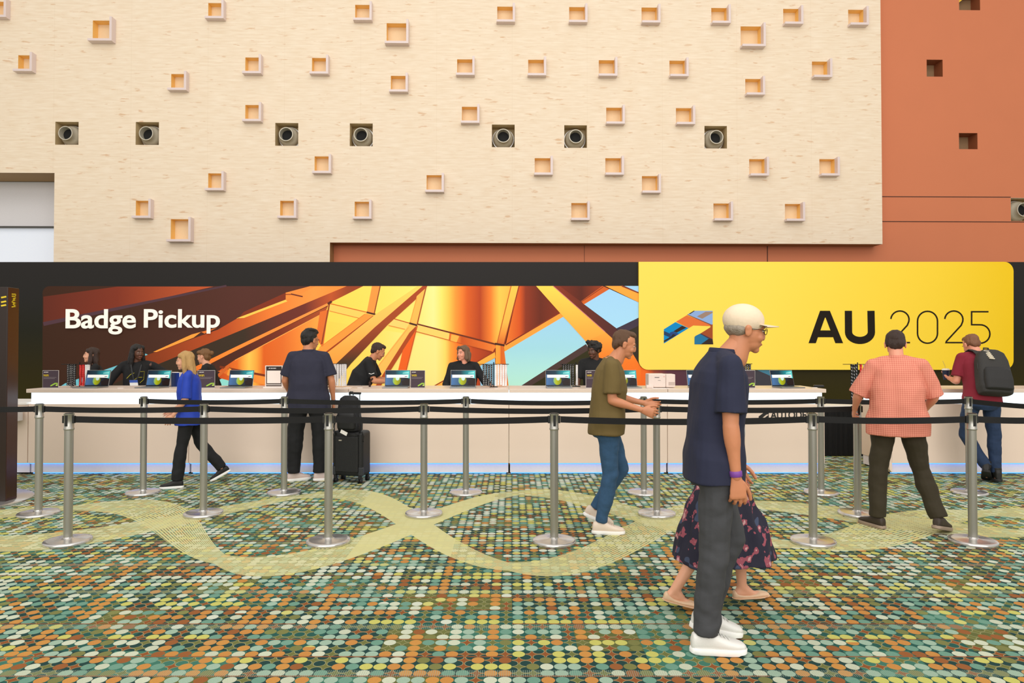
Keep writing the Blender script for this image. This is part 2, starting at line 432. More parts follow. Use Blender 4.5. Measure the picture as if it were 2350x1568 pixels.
mb.add([(uR, 0, vBot), (uR, TH, vBot), (uR, TH, VT), (uR, 0, VT)], [(0, 1, 2, 3)], 0)
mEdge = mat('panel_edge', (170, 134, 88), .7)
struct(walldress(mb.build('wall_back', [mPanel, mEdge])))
# rust wall behind the panel
RN = [(2145, 156.5, 19, 20), (2222, 324, 22, 19), (2225, 4, 25, 20)]
rh = []
for x, y, a, b in RN:
    u, v = onwall(x, y, TH); k = WY*1.02/F; rh.append((u-a*k, u+a*k, v-b*k, v+b*k, 'r'))
uV, vV = onwall(2346, 481, TH); rh.append((uV-.24, uV+.24, vV-.24, vV+.24, 'v'))
mb = MB(); holed(mb, uM-.6, 13.5, 0, VT, rh, TH)
g1 = onwall(2150, 452, TH)[1]; g2 = onwall(2150, 509, TH)[1]
for g in (g1, g2): mb.box(uR-.2, 13.5 if g == g2 else uV-.24, TH-.004, TH+.004, g-.008, g+.008, 1)
us = onwall(1761, 580, TH)[0]; mb.box(us-.008, us+.008, TH-.004, TH+.004, 0, vBot+.2, 1)
us = onwall(1341, 580, TH)[0]; mb.box(us-.004, us+.004, TH-.003, TH+.004, 0, vBot+.2, 1)
struct(walldress(mb.build('wall_right', [mRust, mRustDark])))
# window recess at the left
mb = MB(); mWhite = mat('window_blind', (214, 218, 226), .6, emit=(214, 220, 232), es=.35); mGray = mat('window_fascia', (226, 223, 226), .6)
def uv(px, py): return onwall(px, py, D)
va = uv(50, 418)[1]; vb = uv(50, 520)[1]; vc = uv(50, 524)[1]
mb.box(-13.5, uL+.3, D, D+.05, vb, va+.03, 0); mb.box(-13.5, uL+.3, D-.03, D, va, va+.03, 1); mb.box(-13.5, uL+.3, D-.05, D+.02, vc, vb, 1)
mb.box(-13.5, uL+.3, D+.04, D+.08, 0, vc, 2); mb.box(-13.5, uL+.3, D, D+.3, va+.03, vOpen+.3, 1)
struct(walldress(mb.build('window_1', [mGray, mat('window_frame_dark', (78, 76, 72), .5), mWhite])))
# niches ------------------------------------------------------------
ordw = ['first', 'second', 'third', 'fourth', 'fifth', 'sixth', 'seventh', 'eighth', 'ninth']
rowsd = [(0, 60, 'topmost row'), (100, 170, 'second row down'), (170, 215, 'third row down'), (240, 280, 'row just above the air nozzles'), (360, 395, 'row just below the air nozzles'), (400, 440, 'second row below the air nozzles'), (460, 500, 'lowest row')]
def niche(half, depth, proj):
    r = link(bpy.data.objects.new('wall_niche', None)); r.empty_display_size = .1
    h = half; hb = h+.01 if half < .2 else h+.01
    mb = MB()
    mb.add([(-h, 0, -hb), (h, 0, -hb), (h, 0, h), (-h, 0, h), (-h, depth, -hb), (h, depth, -hb), (h, depth, h), (-h, depth, h)],
           [(3, 2, 6, 7), (0, 4, 5, 1), (0, 3, 7, 4), (1, 5, 6, 2)], 0)
    mb.add([(-h, depth, -hb), (h, depth, -hb), (h, depth, h), (-h, depth, h)], [(0, 1, 2, 3)], 1)
    mb.build('lining', [mOrange, mNicheBack], r)
    t = .042
    MB().box(h-.004, h+t, -proj, .0, -hb-.0, h+.015).build('side_fin', mFin, r, bev=.003)
    MB().box(-h-.015, h+t, -proj, .0, -hb-t, -hb+.004).build('bottom_fin', mFin, r, bev=.003)
    return r
nS = niche(.155, .16, .13); nL = niche(.205, .18, .15); first = {'s': True, 'l': True}
def onw(o, u, v, w=0): o.location = (math.cos(WA)*u-math.sin(WA)*w, WY+math.sin(WA)*u+math.cos(WA)*w, v); o.rotation_euler = (0, 0, WA); return o
for kind, lst, proto in (('s', SM, nS), ('l', LG, nL)):
    for x, y in lst:
        u, v = onwall(x-(1 if kind == 's' else 0), y)
        o = proto if first[kind] else copytree(proto); first[kind] = False; onw(o, u, v)
        if kind == 's':
            for a, b, nm in rowsd:
                if a <= y < b:
                    row = sorted(p[0] for p in SM if a <= p[1] < b); i = row.index(x)
                    if i == len(row)-1: lab = 'small orange lined square niche, rightmost of the '+nm
                    else: lab = 'small orange lined square niche, %s from left in the %s' % (ordw[i], nm)
        else:
            lab = {237: 'larger square wall niche near the top left', 911: 'larger square wall niche at top centre', 1723: 'larger square wall niche near the top right', 416: 'larger square wall niche low at left above the dark backdrop'}[x]
        tag(o, lab, 'wall niche', 'square niches in the cream wall')
mDarkBrown = mat('niche_back_grey', (150, 118, 84), .6)
mRustIn = mat('rust_niche_side', (150, 84, 50), .6)
for i, (x, y, a, b) in enumerate(RN):
    u0, u1, v0, v1, _ = rh[i]; cu, cv = (u0+u1)/2, (v0+v1)/2; hx, hz = (u1-u0)/2, (v1-v0)/2; dp = .28
    r = empty('wall_niche', ['small recessed square niche alone in the rust wall, upper one', 'recessed square niche in the rust wall, just above the long grooves', 'recessed niche with yellow inside cut off by the photo top, rust wall'][i], 'wall niche', (0, 0, 0), group='square niches in the rust wall'); onw(r, cu, cv, TH)
    mb = MB(); mb.add([(-hx, 0, -hz), (hx, 0, -hz), (hx, 0, hz), (-hx, 0, hz), (-hx, dp, -hz), (hx, dp, -hz), (hx, dp, hz), (-hx, dp, hz)], [(3, 2, 6, 7), (0, 4, 5, 1), (0, 3, 7, 4), (1, 5, 6, 2)], 0)
    mb.add([(-hx, dp, -hz), (hx, dp, -hz), (hx, dp, hz), (-hx, dp, hz)], [(0, 1, 2, 3)], 1); mb.build('lining', [mRustIn, mDarkBrown], r)
    if i == 2: MB().prism([(-hx+.005, hz), (-hx+.005, -.02), (.02, hz)], .10, .2).build('yellow_panel', mat('yellow_niche', (250, 204, 60), .5), r)
mSteel = mat('nozzle_steel', (196, 188, 170), .40, .15); mHous = mat('nozzle_housing', (206, 182, 138), .7); mBlack = mat('duct_black', (12, 12, 12), .8); mRing = mat('nozzle_collar', (226, 226, 226), .35, .4)
def nozzle():
    r = link(bpy.data.objects.new('air_nozzle', None)); r.empty_display_size = .1; h = .226; d = .31
    mb = MB(); mb.add([(-h, 0, -h), (h, 0, -h), (h, 0, h), (-h, 0, h), (-h, d, -h), (h, d, -h), (h, d, h), (-h, d, h)], [(3, 2, 6, 7), (0, 4, 5, 1), (0, 3, 7, 4), (1, 5, 6, 2)], 0)
    mb.add([(-h, d, -h), (h, d, -h), (h, d, h), (-h, d, h)], [(0, 1, 2, 3)], 0); mb.build('housing', mHous, r)
    def ly(prof, c, n=32): return [((c[0], y*.74, c[1]), rr, rr, (1, 0, 0), (0, 0, 1)) for rr, y in prof]
    m1 = MB(); m1.loft(ly([(.21, .40), (.218, .30), (.218, .27), (.2, .268)], (.0, -.01)), 32); m1.build('collar', mRing, r, smooth=True)
    m2 = MB(); m2.loft(ly([(.17, .34), (.198, .28), (.203, .22), (.193, .16), (.165, .10), (.138, .07), (.132, .0), (.131, -.05), (.137, -.055), (.137, -.07), (.122, -.07), (.116, .0), (.108, .2)], (0, -.01)), 32, cap=False); m2.build('ball', mSteel, r, smooth=True)
    m3 = MB(); m3.loft(ly([(.112, .10), (.112, .18)], (0, -.01)), 24); m3.build('duct_throat', mBlack, r)
    return r
nz = nozzle(); nl = ['first air nozzle from the left in the cream wall', 'second air nozzle from the left in the cream wall', 'third air nozzle from the left in the cream wall', 'middle air nozzle of the seven in the cream wall', 'fifth air nozzle from the left in the cream wall', 'sixth air nozzle from the left in the cream wall', 'rightmost round air nozzle in the cream wall']
for i, (x, y) in enumerate(VN):
    o = nz if i == 0 else copytree(nz); u, v = onwall(x, y); onw(o, u, v); tag(o, 'round steel '+nl[i] if i < 6 else nl[i], 'air nozzle', 'round steel air nozzles in a row')
o = copytree(nz); onw(o, uV, vV, TH); o.scale = (1.05, 1, 1.05); tag(o, 'round steel air nozzle in the rust wall cut off by the right edge', 'air nozzle')

# ================================================================== BACKDROP
BY = 12.0
bd = empty('event_backdrop', 'long charcoal event backdrop with copper mural, Badge Pickup and AU 2025 lettering', 'backdrop', (0, BY, 0))
bp = lambda x, y: at(x, y, BY)
OG = (0, BY, 0)
mPr = vcmat('emissive_fabric_print', .16)  # print colours also drive a weak emission, added for colour control
xl = bp(-60, 700).x; xr = bp(2420, 700).x; zt = bp(1175, 601.5).z
MB().box(xl, xr, .003, .12, 0, zt).build('frame', mat('backdrop_frame', (40, 38, 36), .8), bd)
pr = Print(bp)
pr.poly([(-60, 602), (2420, 602), (2420, 1010), (-60, 1010)], [(602, (38, 35, 34)), (680, (36, 34, 32)), (760, (32, 31, 21)), (850, (42, 36, 10)), (930, (48, 42, 4))], (0, 1))
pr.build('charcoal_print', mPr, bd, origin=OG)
# mural
mu = Print(bp); P = mu.poly; Ln = mu.line
P(rrect(98, 657, 1783, 960, 16, (1, 0, 0, 0)), [(98, (60, 36, 24)), (300, (68, 40, 28)), (560, (84, 46, 38)), (900, (80, 45, 30))])
P([(100, 681), (270, 658), (490, 658), (100, 746)], [(100, (96, 42, 30)), (270, (124, 50, 32)), (400, (168, 74, 40)), (490, (190, 84, 44))])
Ln((100, 744), (520, 656), 9, (80, 54, 62), 4)
P([(130, 893), (150, 880), (290, 832), (255, 862), (165, 893)], (112, 190, 205)); P([(325, 812), (332, 811), (344, 816), (330, 821)], (112, 200, 215))
P([(290, 832), (500, 757), (560, 722), (656, 688), (720, 657), (800, 657), (650, 727), (545, 763), (360, 838), (290, 862)], [(290, (110, 48, 22)), (420, (160, 68, 32)), (520, (188, 80, 36)), (620, (236, 124, 50)), (720, (250, 150, 66)), (800, (252, 140, 58))])
P([(560, 716), (656, 672), (656, 688), (545, 733)], (128, 52, 30)); P([(656, 672), (712, 657), (724, 657), (656, 690)], (240, 140, 60))
P([(352, 808), (440, 768), (462, 762), (445, 775), (360, 808)], (252, 158, 62)); P([(462, 762), (500, 752), (470, 766)], (230, 120, 50))
P([(543, 731), (656, 688), (660, 692), (560, 730)], (255, 200, 84)); Ln((656, 676), (668, 676), 2, (150, 66, 30)); Ln((668, 675), (695, 681), 3, (110, 52, 36))
P([(240, 893), (300, 862), (540, 764), (796, 657), (834, 657), (756, 696), (540, 797), (430, 850), (330, 893)], [(300, (54, 42, 30)), (560, (62, 48, 36)), (650, (104, 48, 38)), (700, (112, 50, 40)), (760, (190, 84, 40)), (800, (150, 66, 34))])
P([(500, 893), (500, 874), (525, 861), (560, 868), (690, 893)], (150, 226, 216))
P([(505, 845), (752, 712), (735, 800), (700, 893), (600, 893), (505, 868)], [(505, (206, 78, 30)), (545, (238, 116, 40)), (572, (255, 200, 84)), (588, (252, 170, 66)), (606, (226, 100, 34)), (650, (230, 112, 44)), (700, (246, 144, 58)), (752, (255, 176, 76))])
P([(395, 868), (540, 797), (754, 695), (756, 700), (540, 806), (400, 878)], [(395, (220, 100, 40)), (520, (255, 140, 52)), (756, (240, 150, 70))])
P([(420, 870), (540, 806), (755, 702), (754, 714), (540, 826), (440, 893)], [(420, (66, 44, 32)), (560, (84, 42, 32)), (640, (120, 50, 32)), (755, (176, 80, 40))])
Ln((540, 827), (752, 714), 1.6, (255, 170, 80))
P([(500, 852), (530, 846), (700, 878), (700, 893), (640, 893), (530, 862)], [(500, (230, 110, 40)), (600, (252, 150, 60)), (700, (240, 110, 40))]); Ln((505, 842), (640, 868), 5, (128, 54, 28)); Ln((490, 874), (528, 838), 7, (214, 104, 44)); Ln((524, 862), (529, 846), 6, (250, 160, 60))
YS = [(740, (255, 212, 84)), (860, (255, 218, 94)), (950, (255, 226, 112)), (995, (255, 234, 146)), (1014, (255, 224, 106)), (1030, (255, 196, 80)), (1045, (255, 152, 58)), (1072, (216, 94, 34)), (1102, (180, 68, 30)), (1126, (238, 124, 46)), (1146, (255, 196, 80)), (1170, (255, 182, 74))]
P([(756, 696), (834, 657), (1191, 657), (1140, 800), (740, 735)], YS)
P([(740, 735), (1140, 800), (1136, 893), (700, 893)], [(740, (255, 206, 80)), (860, (255, 218, 96)), (940, (255, 230, 130)), (1000, (255, 230, 136)), (1022, (255, 214, 100)), (1034, (255, 160, 60)), (1050, (250, 120, 40)), (1085, (190, 74, 32)), (1136, (150, 54, 30))])
P([(854, 657), (872, 657), (858, 721), (842, 718)], (248, 150, 66)); Ln((873, 657), (859, 722), 2.4, (140, 66, 34))
P([(757, 699), (842, 718), (825, 731), (756, 714)], (255, 204, 96)); Ln((758, 697), (842, 717), 2.2, (214, 110, 44)); Ln((757, 714), (826, 731), 1.6, (226, 130, 54)); Ln((842, 717), (862, 722), 4, (80, 46, 34))
P([(735, 716), (754, 711), (742, 800), (726, 775)], (226, 112, 46)); Ln((757, 696), (739, 790), 3.4, (150, 66, 36)); Ln((753, 698), (762, 692), 5, (90, 44, 30))
P([(840, 720), (858, 724), (740, 818), (705, 835), (730, 803)], (250, 152, 62)); Ln((858, 726), (730, 824), 3.6, (160, 66, 30)); Ln((838, 721), (734, 798), 1.5, (226, 130, 52))
P([(958, 657), (972, 657), (860, 752), (771, 836), (720, 893), (660, 893), (740, 820), (862, 722)], [(657, (255, 210, 96)), (740, (255, 190, 90)), (800, (255, 168, 72)), (893, (246, 140, 50))], (0, 1))
P([(970, 657), (981, 657), (974, 670), (890, 746), (806, 835), (760, 893), (712, 893), (771, 836), (860, 752)], [(657, (170, 70, 36)), (740, (164, 74, 38)), (800, (124, 58, 34)), (830, (76, 54, 34)), (893, (70, 50, 34))], (0, 1))
P([(957, 680), (977, 662), (957, 744), (941, 742)], (255, 184, 84)); Ln((978, 660), (958, 744), 2.6, (160, 76, 36)); Ln((957, 684), (941, 742), 1.5, (236, 150, 60))
P([(905, 733), (940, 742), (932, 757), (892, 747)], (255, 208, 110)); Ln((905, 732), (940, 742), 2.2, (190, 92, 40)); Ln((892, 747), (930, 756), 1.5, (226, 134, 60))
P([(958, 745), (1032, 765), (1032, 782), (955, 762)], (255, 206, 104)); P([(1032, 765), (1140, 792), (1131, 808), (1030, 781)], [(1030, (216, 96, 36)), (1045, (246, 140, 50)), (1060, (200, 84, 32)), (1110, (226, 110, 42)), (1140, (240, 136, 54))])
Ln((958, 744), (1140, 791), 3.2, (110, 50, 30), 4); Ln((955, 761), (1130, 807), 1.6, (196, 92, 40)); Ln((940, 742), (958, 747), 4, (70, 40, 30)); P([(1036, 768), (1054, 772), (1048, 786), (1034, 782)], (255, 176, 74))
P([(940, 745), (955, 750), (868, 878), (856, 893), (836, 893), (852, 860)], (255, 188, 88)); Ln((938, 752), (852, 862), 1.6, (240, 160, 74))
P([(956, 748), (954, 762), (925, 806), (872, 890), (858, 893), (940, 764)], (170, 72, 32)); P([(952, 762), (958, 748), (932, 856), (913, 856), (925, 804), (938, 784)], (236, 98, 32)); Ln((958, 748), (931, 858), 2, (190, 76, 30))
P([(1191, 657), (1231, 657), (1288, 720), (1160, 794)], [(1160, (236, 120, 44)), (1192, (212, 86, 32)), (1206, (140, 54, 30)), (1240, (104, 42, 26)), (1288, (132, 50, 28))])
P([(1173, 657), (1191, 657), (1158, 791), (1140, 788)], [(657, (255, 196, 78)), (740, (255, 180, 74)), (791, (216, 104, 40))], (0, 1)); Ln((1173, 657), (1141, 788), 2, (190, 96, 40)); Ln((1191, 657), (1157, 791), 2.6, (150, 60, 30))
P([(1157, 807), (1292, 727), (1352, 786), (1400, 893), (1166, 893)], [(727, (156, 206, 236)), (800, (160, 214, 226)), (893, (186, 238, 216))], (0, 1))
P([(1156, 792), (1286, 717), (1293, 727), (1158, 807)], (255, 158, 60)); Ln((1160, 792), (1288, 716), 3, (130, 50, 28))
P([(1136, 822), (1138, 893), (1104, 893), (1098, 842)], (150, 200, 226))
P([(1136, 808), (1137, 821), (1060, 862), (1000, 893), (985, 893), (1085, 838)], (255, 172, 66)); Ln((1136, 807), (990, 890), 2.4, (150, 62, 30))
P([(1138, 792), (1156, 794), (1168, 893), (1136, 893)], [(1136, (255, 164, 60)), (1147, (250, 150, 54)), (1150, (214, 100, 34)), (1168, (240, 124, 42))]); Ln((1136, 789), (1158, 793), 4.5, (72, 40, 30))
P([(1184, 893), (1344, 792), (1420, 893)], (50, 46, 20)); P([(1184, 893), (1344, 790), (1352, 802), (1206, 893)], (76, 56, 52))
P([(1384, 893), (1344, 784), (1390, 700), (1414, 754), (1480, 725), (1480, 893)], (52, 44, 34)); P([(1414, 754), (1480, 722), (1480, 740), (1424, 768)], (64, 52, 66))
P([(1230, 657), (1269, 657), (1390, 763), (1344, 784), (1286, 720)], [(657, (255, 212, 84)), (784, (255, 160, 62))], (0, 1))
P([(1390, 763), (1450, 810), (1500, 893), (1384, 893), (1344, 784)], [(763, (255, 164, 64)), (830, (240, 120, 36)), (893, (236, 104, 32))], (0, 1))
P([(1269, 657), (1287, 657), (1340, 698), (1414, 754), (1430, 800), (1388, 762)], [(1269, (140, 56, 32)), (1340, (104, 44, 30)), (1430, (74, 44, 46))]); Ln((1269, 657), (1388, 762), 1.6, (200, 120, 120))
P([(1284, 657), (1382, 657), (1334, 694)], [(1284, (120, 46, 28)), (1334, (88, 38, 26)), (1382, (150, 60, 30))]); P([(1382, 657), (1398, 664), (1340, 700), (1333, 692)], (206, 96, 38)); Ln((1334, 693), (1384, 659), 1.5, (130, 50, 26))
P([(1340, 699), (1398, 664), (1480, 702), (1480, 722), (1414, 754)], [(664, (158, 206, 240)), (754, (164, 214, 240))], (0, 1))
P([(1388, 657), (1426, 657), (1480, 680), (1480, 702)], (255, 162, 62)); P([(1432, 657), (1480, 657), (1480, 678)], (158, 206, 240)); Ln((1426, 657), (1480, 679), 3, (130, 60, 40))
P([(1470, 843), (1790, 843), (1790, 893), (1470, 893)], [(1480, (236, 104, 32)), (1500, (150, 70, 50)), (1530, (92, 50, 62)), (1590, (78, 52, 62)), (1600, (74, 60, 66)), (1700, (62, 60, 66))])
P([(1720, 843), (1783, 843), (1783, 872), (1760, 860)], (66, 118, 140)); P([(1783, 843), (1792, 843), (1792, 960), (1783, 960)], (52, 46, 10))
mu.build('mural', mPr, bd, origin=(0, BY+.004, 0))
# yellow card
OY = BY-.07
yp = lambda x, y: at(x, y, OY)
ye = Print(yp)
card = rrect(1466, 601, 2326, 849, 22, (0, 1, 1, 1))
ye.poly(card, [(1466, (242, 212, 88)), (1750, (243, 210, 80)), (1950, (238, 204, 68)), (2150, (234, 198, 54)), (2326, (228, 188, 28))])
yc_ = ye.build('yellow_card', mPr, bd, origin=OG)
mb = MB(); q = [yp(x, y) for x, y in card]; mb.prism([(p.x, p.z) for p in q], OY-BY+.001, 0); mb.build('card_edge', mat('card_edge', (222, 184, 40), .6), bd)
lg = Print(lambda x, y: at(1500+x/11.75, 690+y/11.75, OY-.002))
LGm = lg.poly
LGm([(275, 775), (590, 580), (945, 745), (275, 1160)], (0, 130, 190)); LGm([(275, 820), (440, 890), (480, 1000), (430, 990), (275, 925)], (34, 58, 92)); LGm([(530, 830), (770, 680), (885, 730), (620, 865)], (52, 36, 24))
LGm([(440, 860), (520, 835), (680, 895), (610, 940), (500, 1010), (440, 990)], (38, 66, 120)); LGm([(480, 960), (520, 900), (610, 935), (490, 1012), (430, 990)], (40, 38, 44)); LGm([(275, 1080), (430, 990), (490, 1012), (275, 1130)], (44, 40, 34))
LGm([(605, 570), (895, 395), (1590, 670), (1590, 690), (1070, 670), (950, 740)], (216, 108, 50)); LGm([(900, 380), (950, 360), (1590, 640), (1590, 690)], (120, 76, 60))
LGm([(915, 372), (1080, 275), (1590, 275), (1590, 660)], (134, 164, 210)); LGm([(1165, 430), (1400, 300), (1590, 300), (1590, 330), (1310, 490)], (150, 124, 110)); LGm([(945, 358), (1080, 272), (1110, 280), (985, 365)], (60, 56, 50))
LGm([(1590, 640), (1590, 1045), (1260, 890), (1540, 712), (1520, 672)], (154, 72, 36)); LGm([(1590, 1050), (1605, 1180), (1100, 1180), (1100, 985), (1125, 955), (1240, 895)], (34, 110, 150)); LGm([(1590, 1050), (1605, 1180), (1270, 1180), (1480, 1030)], (50, 36, 32)); LGm([(1245, 895), (1270, 885), (1590, 1040), (1590, 1055), (1480, 1030)], (70, 50, 66))
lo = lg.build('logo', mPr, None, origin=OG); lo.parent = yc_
mInk = mat('print_ink', (30, 22, 12), .7, spec=.2)
def c5(x, y): p = at(1840+x/5.109, 690+y/5.109, OY-.004); return (p.x, p.z)
g = MB(); Y0, Y1 = OY-BY-.004, OY-BY-.0005
for poly in ([(80, 500), (215, 120), (272, 120), (272, 200), (165, 500)], [(272, 120), (330, 120), (485, 500), (395, 500), (280, 200), (272, 200)], [(215, 350), (340, 350), (368, 430), (190, 430)]):
    g.prism([c5(*p) for p in poly], Y0, Y1)
sc = 12/F/5.109
up = [(547, 120), (549, 370)]+[(683-134*math.cos(R(a)), 370+98*math.sin(R(a))) for a in range(12, 170, 12)]+[(817, 370), (812, 120)]
g.stroke([c5(*p) for p in up], 84*sc, Y0, Y1)
g.build('lettering', mInk, yc_)
g = MB()
def two(dx):
    pts = [(1045+dx, 215)]+[(1152+dx-107*math.cos(R(a)), 225-103*math.sin(R(a))) for a in range(20, 181, 14)]+[(1256+dx, 245), (1238+dx, 290), (1065+dx, 478), (1060+dx, 493), (1270+dx, 493)]
    g.stroke([c5(*p) for p in pts], 17*sc, Y0, Y1)
two(0); two(632)
g.stroke([c5(*p) for p in rrect(1358, 126, 1592, 500, 116, n=8)], 17*sc, Y0, Y1, closed=True)
g.stroke([c5(*p) for p in [(2190, 131), (1992, 131), (1992, 283), (2090, 284)]+[(2096+111*math.sin(R(a)), 392-108*math.cos(R(a))) for a in range(10, 171, 16)]+[(2090, 500), (2010, 490), (1990, 480)]], 17*sc, Y0, Y1)
g.build('numerals', mInk, yc_)
p0 = bp(155, 754); p1 = bp(506, 714)
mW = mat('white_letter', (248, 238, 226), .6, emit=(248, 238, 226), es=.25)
def tt(t): return textobj('lettering', t, mW, 0, 1, 0, 1, 0, None, bold=.019)
a = bp(154, 753); b = bp(315, 713); textobj('lettering', 'Badge', mW, a.x, b.x, bp(154, 768).z, bp(154, 710).z, -.045, bd, bold=.019, ref='Bdg', depth=.012)
a = bp(333, 753); b = bp(507, 713); textobj('lettering', 'Pickup', mW, a.x, b.x, bp(154, 766).z, bp(154, 710).z, -.045, bd, bold=.019, depth=.012)

# ================================================================== COUNTERS
mLam = mat('beige_laminate', (236, 214, 196), .45, var=.015, bscale=3); mTopL = mat('counter_top_laminate', (224, 204, 188), .35)
mBand = mat('lit_band', (235, 245, 255), .4, emit=(214, 238, 255), es=1.25); mKick = mat('kick_panel', (236, 230, 238), .4)
mLED = mat('blue_led', (60, 140, 255), .4, emit=(70, 145, 255), es=2.4); mPlinth = mat('plinth_black', (16, 16, 18), .7)
ZT = 1.018; ZL = ZT-.045; ZB = ZL-.135; ZK = .135; CY = 8.14; CD = .70
def counter(x0, x1, lab, capl=0, capr=0, group='reception counter units'):
    r = empty('reception_counter', lab, 'counter', ((x0+x1)/2, CY, 0), group=group); h = (x1-x0)/2-.0025
    MB().box(-h, h, 0, CD, ZK, ZB).build('body', mLam, r, bev=.003)
    MB().box(-h-capl, h+capr, -.025, CD, ZL, ZT).build('countertop', mTopL, r, bev=.004)
    MB().box(-h+.02*(capl > 0), h-.02*(capr > 0), .02, CD-.02, ZB-.001, ZL+.001).build('light_band', mBand, r)
    MB().box(-h+.01, h-.02*(capr > 0)-.005, .045, CD-.02, .018, ZK+.001).build('kick_panel', mKick, r)
    MB().box(-h+.01, h-.01, .018, .036, ZK-.010, ZK-.0005).build('led_strip', mLED, r)
    MB().box(-h+.02, h-.03, .075, CD-.04, 0, .018).build('plinth', mPlinth, r)
    MB().box(-h+.02, h-.03, .066, .074, .004, .012).build('floor_led', mLED, r)
    return r
xs = [at(x, 1000, CY).x for x in (64, 433, 800, 1168, 1532, 1893)]
cl = ['beige counter unit with lit band, leftmost full height unit behind the blond person', 'beige counter unit with lit band behind the person in the navy shirt', 'beige counter unit with lit band behind the black suitcase', 'beige counter unit with lit band behind the person in the olive shirt', 'beige counter unit with lit band and black company name on its front']
units = [counter(xs[i], xs[i+1], cl[i], .012*(i == 0), .012*(i == 4)) for i in range(5)]
x0r = at(2046, 1085, CY).x; ru = counter(x0r, x0r+2.1, 'separate beige counter with lit band at right, under the maroon shirted person', .012, 0)
ru2 = counter(x0r+2.1, x0r+3.4, 'beige counter unit at far right cut off by the photo edge', 0, 0)
# splayed left cheek of the right counter
MB().prism([(0, 0), (.004, 0), (.004, .01), (0, .01)], 0, .01)
px = -1.05-.0025
MB().add([(px-.02, .0, .06), (px+.01, .0, .02), (px+.01, .45, .02), (px-.02, .45, .06), (px-.02, .0, ZB), (px+.01, .0, ZB), (px+.01, .45, ZB), (px-.02, .45, ZB)], [(0, 1, 2, 3), (4, 5, 6, 7), (0, 1, 5, 4), (2, 3, 7, 6), (0, 3, 7, 4), (1, 2, 6, 5)]).build('side_panel', mLam, ru)
# name on the counter front
u5 = units[4]; cx5 = u5.location.x
mBk = mat('vinyl_black', (22, 20, 20), .5)
lx = lambda px, py=950: at(px, py, CY).x-cx5
lz = lambda py: at(1800, py, CY).z
textobj('lettering', 'AUTODESK', mBk, lx(1768), lx(1874), lz(962), lz(943), -.004, u5, bold=.02, depth=.003)
g = MB(); 
for poly in ([(1741, 962), (1741, 956), (1753, 947), (1764, 947), (1764, 950), (1758, 952), (1746, 962)], [(1764, 947), (1764, 962), (1756, 962), (1756, 958), (1763, 953)]):
    g.prism([(lx(a), lz(b)) for a, b in poly], -.004, -.001)
g.build('logo', mBk, u5)
# low desk at far left
dl = empty('low_desk', 'low beige desk section with blue lit foot beside the dark kiosk', 'desk', (at(-20, 1000, CY).x, CY, 0))
hw = xs[0]-dl.location.x-.006; zd = at(50, 929, CY).z
MB().box(-hw, hw, .0, .6, ZK, zd).build('body', mLam, dl, bev=.003); MB().box(-hw, hw, -.02, .6, zd, zd+.025).build('desk_top', mat('white_top', (240, 234, 226), .4), dl, bev=.003)
MB().box(-hw, hw-.04, -.22, -.02, at(50, 965, CY).z, at(50, 942, CY).z).build('wing_shelf', mat('wing_white', (214, 208, 204), .5), dl, bev=.004)
MB().box(-hw, hw, .045, .55, .018, ZK).build('kick_panel', mKick, dl); MB().box(-hw, hw, .018, .036, ZK-.01, ZK-.0005).build('led_strip', mLED, dl); MB().box(-hw, hw, .07, .5, 0, .018).build('plinth', mPlinth, dl)
# draped table in the gap
tx0 = at(1885, 1000, 9.5).x; tx1 = at(2030, 1000, 9.5).x; tz = at(1950, 931, 9.5).z
tb = empty('draped_table', 'black draped table with white top in the gap between the counters', 'table', ((tx0+tx1)/2, 9.5, 0))
hw = (tx1-tx0)/2; mb = MB(); n = 40; mDr = mat('black_drape', (10, 10, 11), .9)
vs = [(-hw+2*hw*i/n, .0+.012*math.sin(i*1.9), z) for z in (0.01, tz-.02) for i in range(n+1)]
mb.add(vs, [(i, i+1, n+2+i, n+1+i) for i in range(n)]); mb.box(-hw, hw, .02, .68, .01, tz-.02); mb.build('drape', mDr, tb)
MB().box(-hw, hw, -.02, .7, tz-.02, tz).build('table_top', mat('table_white', (238, 232, 224), .5), tb)

# ================================================================== BARRIERS
mPost = mat('brushed_post', (168, 166, 158), .34, .75, bump=.05, bscale=60, bstretch=(1, 1, .05)); mBase = mat('polished_base', (206, 203, 200), .24, .85); mHeadB = mat('head_black', (16, 17, 16), .4); mBelt = mat('belt_black', (12, 11, 11), .85, bump=.2, bscale=300)
def post():
    r = link(bpy.data.objects.new('stanchion', None)); r.empty_display_size = .1
    MB().lathe([(.166, 0), (.168, .004), (.168, .020), (.163, .027), (.14, .030), (.05, .034), (.036, .040), (.0345, .048), (.001, .048)], 64).build('base', mBase, r, smooth=True)
    MB().lathe([(.0315, .04), (.0315, .885)], 32).build('pole', mPost, r, smooth=True)
    m = MB(); m.lathe([(.033, .872), (.037, .878), (.037, .886), (.034, .889), (.034, .99), (.037, .993), (.037, 1.0), (.001, 1.0)], 32)
    m.build('head', mPost, r, smooth=True)
    m = MB()
    for a in range(2):
        M = Matrix.Rotation(R(180*a), 4, 'Z')
        k = len(m.v); m.box(-.010, .010, -.0365, -.03, .905, .988)
        for i in range(k, len(m.v)): m.v[i] = tuple(M@Vector(m.v[i]))
        m.build('belt_slot', mHeadB, r); m = MB()
    for sx in (-1, 1):
        MB().box(min(sx*.03, sx*.050), max(sx*.03, sx*.048), -.012, .012, .926, .984).build('belt_clip', mHeadB, r, bev=.004)
    MB().lathe([(.03, .999), (.03, 1.004), (.001, 1.004)], 24).build('cap', mHeadB, r, smooth=True)
    return r
